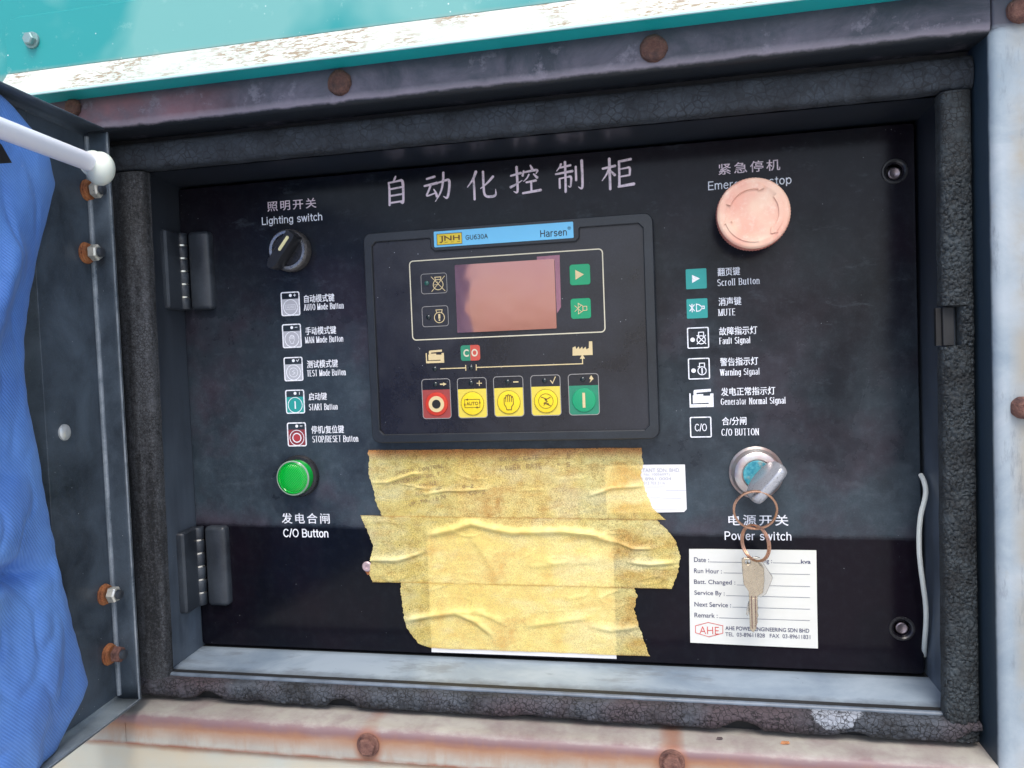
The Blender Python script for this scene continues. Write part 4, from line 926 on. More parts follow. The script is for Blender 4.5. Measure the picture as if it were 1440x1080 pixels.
# screen
ys = YM - .0003
q4 = [P(639.5, 373, ys), P(643.5, 468, ys), P(783, 462, ys), P(779.4, 364, ys)]
sx0 = (q4[0].x + q4[1].x) / 2; sx1 = (q4[2].x + q4[3].x) / 2; sz1 = (q4[0].z + q4[3].z) / 2; sz0 = (q4[1].z + q4[2].z) / 2
MB().prism([rrect(sx0, sz0, sx1, sz1, .0006)], ys - .0006, ys).build('screen', M['lcd'], CT)
fl = [P(755, 362, ys), P(787, 358.5, ys), P(788.5, 433, ys), P(782.5, 440, ys)]
MB().flat([[(p.x, p.z) for p in (P(755, 361, ys), P(787, 358.5, ys), P(789, 432, ys), P(783, 441, ys), P(780, 366, ys), P(755, 368, ys))]], ys - .0002).build('loose_film', M['film'], CT)
# rounded display frame line
f4 = [P(575.5, 368, YM), P(847, 349.5, YM), P(851, 466, YM), P(581, 479, YM)]
ax0 = (f4[0].x + f4[3].x) / 2; ax1 = (f4[1].x + f4[2].x) / 2; az1 = (f4[0].z + f4[1].z) / 2; az0 = (f4[2].z + f4[3].z) / 2
m = MB(); line(m, rrect(ax0, az0, ax1, az1, .0032), .0009, YM - .0003, True); m.build('frame_line', M['cream_l'], CT)
def led(u, v, par, mat='led', r=.0021):
    c = P(u, v, YM); return MB().lathe(c, (0, -1, 0), [(r, 0), (r * .93, .0008), (r * .6, .0014), (0, .0017)], 20).build('indicator_light', M[mat], par, smooth=True)
for kind, b_, l_, mt in (('fault', (592.5, 384.7, 628.5, 412.6), (600.3, 398.4), 'led_g'), ('warn', (594, 430.6, 630.4, 458.9), (602.8, 445.9), 'led')):
    x0, z0, x1, z1_ = box(*b_, YM)
    g = bpy.data.objects.new('signal_box', None); COL.objects.link(g); g.parent = CT; g.location = Vector(((x0 + x1) / 2, YM, z0)) - CT.location
    m = MB(); line(m, rrect(x0, z0, x1, z1_, .0022), .0005, YM - .0003, True); m.build('outline', M['keyline'], g)
    W = x1 - x0; Hh = z1_ - z0; cx, cz = x0 + W * .66, z0 + Hh * .43; m = ringline(cx, cz, Hh * .26, .0006, YM - .0003)
    A = lambda a, b: (cx + Hh * a, cz + Hh * b)
    line(m, [A(-.13, .24), A(-.16, .38), A(.16, .38), A(.13, .24)], .0006, YM - .00034)
    if kind == 'fault': line(m, [A(-.36, -.34), A(.36, .42)], .0005, YM - .00038); line(m, [A(-.36, .42), A(.36, -.34)], .0005, YM - .00042); line(m, [A(-.22, 0), A(0, .0), A(-.05, .16)], .0004, YM - .00046)
    else: m.flat([[A(-.05, -.06), A(.05, -.06), A(.05, .17), A(-.05, .17)]], YM - .00036); m.flat([circ(*A(0, -.13), Hh * .045, 12)], YM - .00036)
    m.build('symbol', M['cream'], g); led(*l_, g, mt)
for kind, b_ in (('play', (801.2, 371.6, 830, 400.8)), ('mute', (802.6, 419.6, 831, 448.2))):
    x0, z0, x1, z1_ = box(*b_, YM); W = x1 - x0; Hh = z1_ - z0
    g = MB().prism([rrect(x0, z0, x1, z1_, .0022)], YM - .0004, YM, bev=.0002).build('scroll_key' if kind == 'play' else 'mute_key', M['green'], CT)
    m = MB()
    if kind == 'play': m.flat([[(x0 + W * .28, z0 + Hh * .26), (x0 + W * .70, z0 + Hh * .50), (x0 + W * .28, z0 + Hh * .74)]], YM - .0006)
    else:
        A = lambda a, b: (x0 + W * a, z0 + Hh * b)
        line(m, [A(.60, .38), A(.60, .62), A(.38, .76), A(.38, .24)], .0005, YM - .0006, True); line(m, [A(.62, .40), A(.80, .40), A(.80, .60), A(.62, .60)], .0005, YM - .0006, True)
        line(m, [A(.20, .36), A(.56, .68)], .0005, YM - .00064); line(m, [A(.20, .66), A(.56, .32)], .0005, YM - .00068)
    m.build('symbol', M['cream'], g)
# pictograms and mimic line
x0, z0, x1, z1_ = box(599, 492, 624.5, 510.5, YM); MB().flat([[(x0 + p[0] * (x1 - x0) / 100, z0 + p[1] * (z1_ - z0) / 100) for p in GEN[0]]], YM - .0003).build('generator_symbol', M['cream'], CT)
FAC = [(0, 0), (100, 0), (100, 100), (84, 100), (82, 52), (70, 42), (66, 62), (52, 44), (50, 64), (36, 46), (33, 66), (20, 48), (16, 68), (2, 60)]
x0, z0, x1, z1_ = box(804.8, 480.5, 833.2, 499.6, YM); MB().flat([[(x0 + p[0] * (x1 - x0) / 100, z0 + p[1] * (z1_ - z0) / 100) for p in FAC]], YM - .0003).build('factory_symbol', M['cream'], CT)
zl = (P(619, 518.6, YM).z + P(819.5, 511.4, YM).z) / 2; X = lambda u: P(u, 515, YM).x
m = MB(); line(m, [(X(619), zl), (X(655), zl)], .0008, YM - .0003); line(m, [(X(655), zl - .0024), (X(655), zl + .0024)], .0007, YM - .00034)
line(m, [(X(669.8), zl - .0024), (X(669.8), zl + .0024)], .0007, YM - .00034); line(m, [(X(669.8), zl), (X(819.5), zl), (X(819.5), zl + .0045)], .0008, YM - .0003)
m.flat([[(X(815.8), zl + .0040), (X(823.2), zl + .0040), (X(819.5), zl + .0078)]], YM - .00034); m.build('mimic_line', M['cream'], CT)
led(611.7, 518.6, CT); led(662.6, 517, CT)
x0, z0, x1, z1_ = box(648, 485.3, 675.3, 507.2, YM); xm = (x0 + x1) / 2
co = MB().prism([rrect(x0, z0, x1, z1_, .0022)], YM - .0003, YM).build('breaker_key', M['green_m'], CT)
RR = rrect(x0, z0, x1, z1_, .0022); MB().flat([[p if p[0] > xm else (xm, p[1]) for p in RR if p[0] > xm] + [(xm, z1_), (xm, z0)]], YM - .00045).build('red_half', M['red'], co) if False else None
rh = [p for p in RR if p[0] > xm]; rh = sorted(rh, key=lambda p: math.atan2(p[1] - (z0 + z1_) / 2, p[0] - xm)); MB().flat([[(xm, z0)] + rh + [(xm, z1_)]], YM - .00045).build('red_half', simple('red_orange_key_film', (.50, .075, .05), .4), co)
W = x1 - x0; Hh = z1_ - z0
textbox('C', (x0 + W * .14, z0 + Hh * .26, x0 + W * .42, z0 + Hh * .74), YM - .0005, M['cream_l'], co, 'symbol', bold=.03)
textbox('O', (x0 + W * .56, z0 + Hh * .26, x0 + W * .88, z0 + Hh * .74), YM - .0006, M['cream_l'], co, 'symbol', bold=.03)
keys = [((594.3, 533, 633.8, 588.4), 548, 'red_m', 'red', (612.5, 540.4), 'arrow'), ((644.2, 531.4, 684.8, 587.4), 547, 'yellow_m', 'yellow', (662.6, 538.6), '+'),
        ((695, 529.3, 736.2, 585.6), 545.4, 'yellow_m', 'yellow', (714, 537), '-'), ((747.2, 527.6, 788.4, 584.2), 543.5, 'yellow_m', 'yellow', (766, 535.3), 'v'),
        ((800, 525.8, 842.3, 583.3), 542, 'green_m', 'green', (819.6, 533.4), 'hook')]
for i, (b_, vs_, mm, md, l_, mark) in enumerate(keys):
    x0, z0, x1, z1_ = box(*b_, YM); W = x1 - x0; Hh = z1_ - z0; zs = P((b_[0] + b_[2]) / 2, vs_, YM).z
    g = bpy.data.objects.new(['stop_key', 'auto_key', 'manual_key', 'test_key', 'start_key'][i], None); COL.objects.link(g); g.parent = CT; g.location = Vector(((x0 + x1) / 2, YM, z0)) - CT.location
    rr = .0026
    m = MB(); line(m, rrect(x0, z0, x1, z1_, rr), .0006, YM - .0005, True); m.build('outline', M['keyline'], g)
    RR = rrect(x0, z0, x1, z1_, rr); low = [p for p in RR if p[1] < zs]; low = [(x1, zs)] + sorted([p for p in low if p[0] > (x0 + x1) / 2], key=lambda p: -p[1]) + sorted([p for p in low if p[0] <= (x0 + x1) / 2], key=lambda p: p[1]) + [(x0, zs)]
    # corner points share heights; order them round the corner
    rc = [p for p in RR[21:28]]; lc = [p for p in RR[14:21]]
    poly = [(x0, zs)] + lc + rc + [(x1, zs)]
    MB().prism([poly], YM - .00035, YM).build('key_field', M[mm], g)
    cx, cz = (x0 + x1) / 2, z0 + (zs - z0) * .5; R_ = (zs - z0) * .41
    MB().lathe((cx, YM - .0004, cz), (0, -1, 0), [(R_, 0), (R_ * .96, .0006), (R_ * .85, .0008), (0, .0008)], 40).build('key_dome', M[md], g, smooth=True)
    yk = YM - .0014; m = MB(); sm = 'brown_ink'
    if mark not in ('arrow', 'hook'): a_ = ringline(cx, cz, R_ * .99, .0003, yk + .0004, 40); m.add(a_.v, a_.f)
    if mark == 'arrow':
        m.prism([circ(cx, cz, R_ * .68)], yk, yk + .0003); m.build('symbol', M['cream'], g); m = MB().flat([circ(cx, cz, R_ * .38)], yk - .0001).build('centre_dot', M['dark_hole'], g); m = None
    elif mark == '+':
        w2, h2 = R_ * .66, R_ * .34
        line(m, [(cx - w2, cz - h2), (cx + w2, cz - h2), (cx + w2, cz + h2), (cx - w2, cz + h2)], .0004, yk, True)
        textbox('AUTO', (cx - w2 * .78, cz - h2 * .42, cx + w2 * .78, cz + h2 * .42), yk - .00003, None, None, into=m, bold=.012)
        for sx_, sz_ in ((-1, 1), (1, -1)): m.flat([[(cx + sx_ * w2 * .9, cz + sz_ * h2), (cx + sx_ * w2 * .55, cz + sz_ * (h2 + .0008)), (cx + sx_ * w2 * .55, cz + sz_ * (h2 - .0008))]], yk - .00006)
        for sx_, sz_ in ((1, 1), (-1, -1)): m.flat([[(cx + sx_ * w2, cz + sz_ * h2 * .9), (cx + sx_ * (w2 + .0007), cz), (cx + sx_ * (w2 - .0007), cz)]], yk - .00009)
    elif mark == '-': hand(m, cx, cz, R_ * .64, .0006, yk)
    elif mark == 'v':
        a_ = ringline(cx, cz, R_ * .62, .00035, yk); m.add(a_.v, a_.f); s = R_ * .4
        line(m, [(cx - s, cz + s * .9), (cx + s * .2, cz + s * .4), (cx + s, cz + s * .8)], .0006, yk - .00003); line(m, [(cx - s * .2, cz + s * .5), (cx + s * .3, cz - s * .1), (cx - s * .4, cz - s * .4), (cx + s, cz - s * 1.0)], .0006, yk - .00006)
        line(m, [(cx - s * .5, cz - s * .9), (cx - s * .2, cz - s * .5), (cx + s * .5, cz - s * .5), (cx + s * .7, cz - s * .9)], .0005, yk - .00009); m.flat([circ(cx, cz + s * .35, s * .25, 12)], yk - .00012)
    else:
        m.flat([[(cx - .0011, cz - R_ * .62), (cx + .0011, cz - R_ * .62), (cx + .0011, cz + R_ * .62), (cx - .0011, cz + R_ * .62)]], yk); sm = 'cream'
    if m: m.build('symbol', M[sm], g)
    led(*l_, g)
    # mark beside the light
    mx = x1 - W * .24; mz = zs + (z1_ - zs) * .5; q = W * .09; yy = YM - .0004; m = MB()
    if mark == '+': line(m, [(mx - q, mz), (mx + q, mz)], .0007, yy); line(m, [(mx, mz - q), (mx, mz + q)], .0007, yy - .00004)
    elif mark == '-': line(m, [(mx - q, mz), (mx + q, mz)], .0010, yy)
    elif mark == 'v': line(m, [(mx - q, mz + q * .2), (mx - q * .2, mz - q), (mx + q, mz + q * 1.5)], .0007, yy)
    elif mark == 'arrow': m.flat([[(mx - q * 1.3, mz - .0006), (mx, mz - .0006), (mx, mz - .0015), (mx + q * 1.3, mz), (mx, mz + .0015), (mx, mz + .0006), (mx - q * 1.3, mz + .0006)]], yy)
    else: m.flat([[(mx - q * .6, mz - q * 1.2), (mx - q * .1, mz), (mx - q * .7, mz + q * .3), (mx + .0001, mz + q * 1.6), (mx + q * .9, mz + q * .2), (mx + q * .4, mz - q * .2)]], yy)
    m.build('mark', M['cream'], g)

# ================================================================== ROTARY SWITCH
c = P(411.5, 353.5, 0)
RS = thing('rotary_switch', 'black rotary lighting switch with ivory pointer and grey ring, turned diagonally', 'rotary switch', c)
MB().lathe(c, (0, -1, 0), [(.0178, 0), (.0182, .0015), (.0180, .0085), (.0170, .0098)], 96, lambda a, i: 1 + (.012 * math.sin(a * 60) if i in (1, 2) else 0)).build('knurled_ring', M['chrome_d'], RS, smooth=True)
MB().lathe(c, (0, -1, 0), [(.0170, .0098), (.0164, .0108), (.0142, .0106), (.0138, .0085), (0, .0085)], 48).build('chrome_rim', M['chrome'], RS, smooth=True)
MB().lathe(c, (0, -1, 0), [(.0136, .0080), (.0136, .0096), (.0130, .0102), (0, .0102)], 48).build('knob_disc', M['black_gl'], RS, smooth=True)
dx = Vector((-.62, 0, -.78)).normalized(); dy = Vector((dx.z, 0, -dx.x)); cc = Vector((c.x, 0, c.z))
def kn(a, b, y): return cc + dx * a + dy * b + Vector((0, y, 0))
m = MB(); out = [(-.0165, -.0050), (-.0150, -.0066), (.0150, -.0066), (.0195, -.0030), (.0200, 0), (.0195, .0030), (.0150, .0066), (-.0150, .0066), (-.0165, .0050)]
top = [(x * .98, y * .62) for x, y in out]; n = len(out)
vs = [kn(x, y, -.0100) for x, y in out] + [kn(x, y * .86, -.0190) for x, y in out] + [kn(x, y, -.0215) for x, y in top]
m.add(vs, [(i, (i + 1) % n, n + (i + 1) % n, n + i) for i in range(n)] + [(n + i, n + (i + 1) % n, 2 * n + (i + 1) % n, 2 * n + i) for i in range(n)] + [tuple(range(2 * n, 3 * n))])
m.build('handle', M['black'], RS, smooth=True, angle=30)
m = MB(); pts = []
for a_ in range(12):
    t = a_ / 12 * 2 * math.pi; pts.append((-.0050 + .0060 * (1 if math.cos(t) > 0 else -1) + .0014 * math.cos(t), .0014 * math.sin(t)))
vs = [kn(x, y, -.0221) for x, y in pts] + [kn(x, y, -.0214) for x, y in pts]; m.add(vs, [tuple(range(12))] + [(i, (i + 1) % 12, 12 + (i + 1) % 12, 12 + i) for i in range(12)])
m.build('pointer_mark', M['ivory'], RS)

# ================================================================== EMERGENCY STOP
yf = -.034; c = P(1060, 299.5, yf); R_ = .0264
ES = thing('emergency_stop_button', 'large sun-faded pink mushroom emergency stop button with three moulded arrows', 'push button', (c.x, 0, c.z))
c0 = Vector((c.x, 0, c.z))
MB().lathe(c0, (0, -1, 0), [(.0190, 0), (.0190, .004), (.0150, .006), (.0140, .018)], 48).build('collar', M['black_gl'], ES, smooth=True)
MB().lathe(c0, (0, -1, 0), [(.0140, .0165), (R_ * .93, .0175), (R_ * .985, .0200), (R_, .0270), (R_, .0305), (R_ * .985, .0325)], 216, lambda a, i: 1 + (.010 * math.cos(a * 72) if 1 < i else 0)).build('skirt', M['estop_s'], ES, smooth=True, angle=60)
def dome(r): return .0340 - .0015 * (r / R_) ** 4
MB().lathe(c0, (0, -1, 0), [(R_ * .985, .0325), (R_ * .95, .0337)] + [(R_ * q, .0340 + .0004 * (1 - q)) for q in (.9, .8, .78)] + [(R_ * .74, .0334)] + [(R_ * q, .0334) for q in (.6, .4, .2, 0)], 96).build('cap', M['estop'], ES, smooth=True, angle=60)
for a0, a1 in ((158, 78), (38, -42), (-82, -162)):       # clockwise arrows, raised
    m = MB(); n = 16; rr = R_ * .735; hw = .0017; vs = []; hgt = .0348
    for i in range(n + 1):
        t = math.radians(a0 + (a1 - a0) * i / n)
        for r_ in (rr - hw, rr + hw): vs.append(Vector((c.x + r_ * math.cos(t), -hgt, c.z + r_ * math.sin(t))))
    fs = [(2 * i, 2 * i + 1, 2 * i + 3, 2 * i + 2) for i in range(n)]; m.add(vs, fs)
    lo = [v + Vector((0, .0016, 0)) for v in vs]; m.add([v for v in vs] + lo, [(2 * i, 2 * i + 2, 2 * i + 2 + len(vs), 2 * i + len(vs)) for i in range(n)] + [(2 * i + 1, 2 * i + 3, 2 * i + 3 + len(vs), 2 * i + 1 + len(vs)) for i in range(n)])
    t = math.radians(a1); t2 = math.radians(a1 - 12)
    A = [(rr - .0032, t), (rr + .0032, t), (rr, t2)]; tri = [(c.x + r_ * math.cos(q), c.z + r_ * math.sin(q)) for r_, q in A]
    m.prism([tri], -hgt - .0001, -hgt + .0016)
    m.build('arrow', M['estop'], ES)

# ================================================================== GREEN LAMP BUTTON
c = P(422, 669, 0); GL = thing('green_lamp_button', 'round translucent green lamp button in a black bezel above the C/O Button lettering', 'lamp button', c)
MB().lathe(c, (0, -1, 0), [(.0185, 0), (.0185, .003), (.0175, .0045), (.0150, .005), (.0148, .002)], 48).build('bezel_ring', M['black_gl'], GL, smooth=True)
MB().lathe(c, (0, -1, 0), [(.0150, .002), (.0152, .0120), (.0148, .0134), (.0130, .0142)], 48).build('lens_shell', M['lens_s'], GL, smooth=True, angle=60)
MB().lathe(c, (0, -1, 0), [(.0130, .0142), (.0124, .0134), (.0118, .0138), (.008, .0143), (0, .0145)], 48).build('lens_face', M['lens'], GL, smooth=True, angle=60)
MB().lathe(c, (0, -1, 0), [(.0153, .0128), (.0154, .0136), (.0146, .0144), (.0142, .0142)], 48).build('clear_rim', simple('clear_grey_plastic', (.25, .36, .28), .15), GL, smooth=True)

# ================================================================== KEY SWITCH + KEY
c = P(1063, 664, 0); KS = thing('key_switch', 'round chrome key switch with teal core below the C/O BUTTON lettering', 'key switch', c)
MB().lathe(c, (0, -1, 0), [(.0205, 0), (.0207, .0025), (.0190, .0040), (.0186, .0070), (.0176, .0080), (.0172, .0105), (.0160, .0115), (.0118, .0118), (.0113, .0100), (0, .0100)], 64).build('barrel', M['lock'], KS, smooth=True, angle=40)
MB().lathe(c, (0, -1, 0), [(.0108, .0100), (.0108, .0120), (.0104, .0124), (0, .0124)], 48).build('lock_core', M['core'], KS, smooth=True, angle=40)
MB().obox(c + Vector((.0006, -.0126, -.0004)), Vector((.0052, 0, .0062)), Vector((0, .0006, 0)), Vector((.0007, 0, -.0006))).build('keyway', simple('brassy_keyway', (.45, .26, .08), .4, .6), KS)
KY = thing('inserted_key', 'key with a thick grey plastic head inserted diagonally in the key switch', 'key', c + Vector((0, -.0124, 0)))
# head: slab standing off the panel, its long side running lower left to upper right
A0 = P(1063, 664, 0); du = (P(1096, 655, -.03) - P(1058, 697, -.03)).normalized()
n_ = (P(1084, 680, -.040) - P(1065, 664, -.0125)).normalized(); wd = du.cross(n_).normalized()
hb = c + Vector((0, -.0115, 0))
sil = [(-.0150, .0100), (-.0060, .0030), (.0080, .0030), (.0150, .0080), (.0175, .0160), (.0172, .0250), (.0140, .0292), (.0050, .0305), (-.0060, .0305), (-.0150, .0300), (-.0178, .0255), (-.0175, .0150)]
def chs(p): 
    q = [Vector((a, b)) for a, b in p]
    for _ in range(2):
        o = []
        for i in range(len(q)): a, b = q[i], q[(i + 1) % len(q)]; o += [a.lerp(b, .25), a.lerp(b, .75)]
        q = o
    return q
sil2 = chs(sil); T_ = .0038; m = MB(); n = len(sil2); cen = sum(sil2, Vector((0, 0))) / n
def hp(p, k, s=1.): pp = cen + (p - cen) * s; return hb + du * pp.x + n_ * pp.y + wd * k
lay = [(-T_, .90), (-T_ * .8, .97), (-T_ * .2, 1.0), (T_ * .2, 1.0), (T_ * .8, .97), (T_, .90)]
vs = [hp(p, k, s) for k, s in lay for p in sil2]
m.add(vs, [(j * n + i, j * n + (i + 1) % n, (j + 1) * n + (i + 1) % n, (j + 1) * n + i) for j in range(len(lay) - 1) for i in range(n)] + [tuple(range(n)), tuple(range((len(lay) - 1) * n, len(lay) * n))])
m.build('key_head', M['keyhead'], KY, smooth=True, angle=60)
MB().obox(hb + n_ * .004, du * .0040, n_ * .007, wd * .0010).build('key_blade', M['silver'], KY)
# split rings: ring one through the key head, ring two through ring one
def ringpts(cn, a, b, n=64, turns=1., lift=None):
    return [cn + a * math.cos(2 * math.pi * i / n * turns) + b * math.sin(2 * math.pi * i / n * turns) + (lift * (i / n) if lift else Vector()) for i in range(int(n))]
yr = -.036
rc = P(1062, 717, yr); ra = P(1092.5, 717, yr) - rc; rb = P(1062, 689.5, yr) - rc
R1 = thing('key_ring', 'upper copper-tinted split ring hanging from the inserted key', 'key ring', rc)
rb = Vector((0, -.003, rb.z))
MB().tube(ringpts(rc, ra, rb, 72), .00085, 8, True).build('ring_coil', M['copper'], R1, smooth=True)
MB().tube(ringpts(rc + Vector((0, -.0016, 0)), ra, rb, 72), .00085, 8, True).build('ring_coil', M['copper'], R1, smooth=True)
yr2 = -.034
rc2 = P(1061, 763.5, yr2); ra2 = Vector(((P(1078, 763, yr2) - rc2).x, -.010, 0)); rb2 = Vector((0, 0, (P(1061, 738.5, yr2) - rc2).z))
R2 = thing('key_ring', 'lower smaller split ring with two keys hanging over the paper service label', 'key ring', rc2)
MB().tube(ringpts(rc2, ra2, rb2, 72), .00080, 8, True).build('ring_coil', M['copper'], R2, smooth=True)
MB().tube(ringpts(rc2 + Vector((.0012, -.0006, 0)), ra2, rb2, 72), .00075, 8, True).build('ring_coil', M['copper'], R2, smooth=True)
def flatkey(name, label, pix, y, th, mat, base, blade=None, hole=None, group=None):
    t = thing(name, label, 'key', P(*base, y))
    lp = [(P(u, v, y).x, P(u, v, y).z) for u, v in pix]; loops = [lp]
    if hole: hc = P(hole[0], hole[1], y); loops.append(circ(hc.x, hc.z, hole[2], 14))
    MB().prism(loops, y, y + th, back=True, bev=.0003).build('key_head', M[mat], t)
    if blade:
        lp = [(P(u, v, y).x, P(u, v, y).z) for u, v in blade]; MB().prism([lp], y + .0002, y + th - .0002, back=True, bev=.0003).build('key_blade', M[mat], t)
    return t
kt = flatkey('flat_key', 'front pale metal flat key hanging blade down over the service label', [(1043, 787), (1046, 784.5), (1058, 786), (1066, 792), (1074.5, 799), (1075, 818), (1073, 834), (1066, 838), (1065, 841), (1053.5, 841), (1053, 832), (1046, 822), (1044.5, 808)], -.031, .0018, 'silver', (1061, 786),
        [(1053.5, 841), (1065.5, 841), (1065.6, 850), (1066.4, 856), (1065.2, 860), (1066.6, 866), (1065.2, 870), (1065.8, 876), (1063.8, 880), (1064.2, 884), (1059.5, 890), (1054.6, 885), (1054, 860)], (1051.5, 790.5, .0021))
for u0, u1 in ((1056.8, 1057.2), (1062.2, 1062.6)):
    a, b = P(u0, 838, -.0313), P(u1, 884, -.0313); MB().box(a.x - .0003, -.03125, b.z, a.x + .0003, -.0309, a.z).build('groove', simple('dark_groove', (.14, .08, .07), .5), kt)
flatkey('flat_key', 'second flat key half hidden behind the front one, shiny angled edge showing', [(1050, 785), (1065, 783.5), (1069, 785), (1087, 812), (1085, 818), (1077.5, 836), (1070, 840), (1060, 839), (1050, 820)], -.0265, .0022, 'silver_l', (1068, 784),
        [(1060, 838), (1053, 845), (1050, 858), (1049.5, 864), (1051.5, 867), (1053, 860), (1054, 870), (1062, 860)], (1056, 790, .002))

# ================================================================== LABELS, PAPERS, TAPE
def sheet(name, label, cat, pix, y, mat, th=.0003, group=None):
    pts = [P(u, v, y) for u, v in pix]; c = sum(pts, Vector()) / len(pts)
    t = thing(name, label, cat, (c.x, 0, min(p.z for p in pts)), group)
    MB().prism([[(p.x, p.z) for p in pts]], y, y + th).build('paper', mat, t); return t
SL = sheet('service_label', 'cream printed service record label with red hexagon emblem below the power switch', 'label', [(969, 772.2), (1000, 772.2), (1060, 773), (1148, 774), (1149, 850), (1150.3, 912), (1060, 908), (970.7, 903.7), (969.7, 840)], -.0010, M['label'], .0007)
yL = -.0012
m = MB()
def L_(s, u0, vc0, u1, vc1, h, b=.006): textbox(s, row(u0, vc0, u1, vc1, h, yL), yL, None, None, into=m, bold=b)
L_('Date :', 976, 787, 997, 787.3, 6.5); L_('kva', 1126.3, 789.8, 1140, 789.9, 5.8, .015); L_('Rating :', 1061, 789.5, 1085.5, 789.6, 8)
L_('Run Hour :', 976, 802.6, 1015, 803.2, 6.5); L_('Batt. Changed :', 976, 818.8, 1034, 820, 8); L_('Service By :', 976.5, 834.3, 1019, 835.2, 8)
L_('Next Service :', 976.6, 849.6, 1028, 851, 6.5); L_('Remark :', 976.6, 865, 1009, 865.6, 6.5)
def rule(u0, v0, u1, v1):
    a, b = P(u0, v0, yL), P(u1, v1, yL); z = (a.z + b.z) / 2; line(m, [(a.x, z), (b.x, z)], .00028, yL)
for r in ((998, 790.3, 1060, 791), (1087, 791.6, 1126, 792), (1017.5, 805, 1139, 808.5), (1036, 822.5, 1139, 825), (1021, 837.5, 1139, 840.5), (1030, 853.5, 1139, 857), (1011, 868.5, 1139, 873)): rule(*r)
L_('AHE POWER ENGINEERING SDN BHD', 1020, 883, 1138, 887.3, 5.6, .012); L_('TEL  03-89611828   FAX  03-89611831', 1020, 891.5, 1139.5, 896.3, 5.6, .004)
m.build('lettering', M['navy_ink'], SL)
m = MB(); hx = [(978, 880), (996, 875.3), (1016.5, 880), (1016.5, 890.5), (997, 895.5), (978, 889.8)]
line(m, [(P(u, v, yL).x, P(u, v, yL).z) for u, v in hx], .0005, yL, True); textbox('AHE', row(983.5, 886.2, 1011, 886.8, 10.5, yL), yL - .00003, None, None, into=m, bold=-.01)
m.build('emblem', M['red_ink'], SL)
WC = sheet('business_card', 'white contact sticker with faint grey print, its left half under the tape', 'sticker', [(850.5, 655), (903, 653.6), (963.2, 653.3), (965.8, 716), (962, 720), (910, 721), (853, 721.6)], -.0008, M['paper'])
m = MB(); yw = -.0010
def W_(s, u0, vc0, u1, vc1, h, b=.0): textbox(s, row(u0, vc0, u1, vc1, h, yw), yw, None, None, into=m, bold=b)
W_('SALE CONSULTANT SDN. BHD.', 860, 661.8, 956.5, 661, 5.4, .01); W_('(Co. No. 1005609T)', 893, 667.8, 942, 667.4, 4.2); W_('TEL 03 8961 0004', 880, 673.6, 944, 673, 4.2); W_('012 703 2116', 905, 679.5, 935, 679, 4.0)
for r in ((895, 685, 936, 684.6), (858, 700.5, 928, 700), (931, 701.5, 958, 701.3), (858, 714.5, 908, 714.2), (915, 716, 958, 715.8), (936, 689.8, 965, 689.5)):
    a, b = P(r[0], r[1], yw), P(r[2], r[3], yw); line(m, [(a.x, a.z), (b.x, b.z)], .00022, yw)
W_('Contact', 858, 698, 884, 697.6, 4)
W_('SERVICE 24 HRS', 858, 712, 906, 711.6, 4)
m.build('lettering', M['faint_ink'], WC)
sheet('brown_note', 'brownish paper note seen through the uppermost masking tape strip', 'note', [(640, 637), (815, 634), (812, 742), (740, 744), (700, 741), (645, 738)], -.0008, M['brown_paper'])
sheet('white_note', 'white paper sheet under the lower tapes, its bottom edge sticking out', 'note', [(600, 752), (640, 742), (760, 746), (862, 756), (867, 926.5), (740, 922), (607, 917)], -.0011, M['paper'])

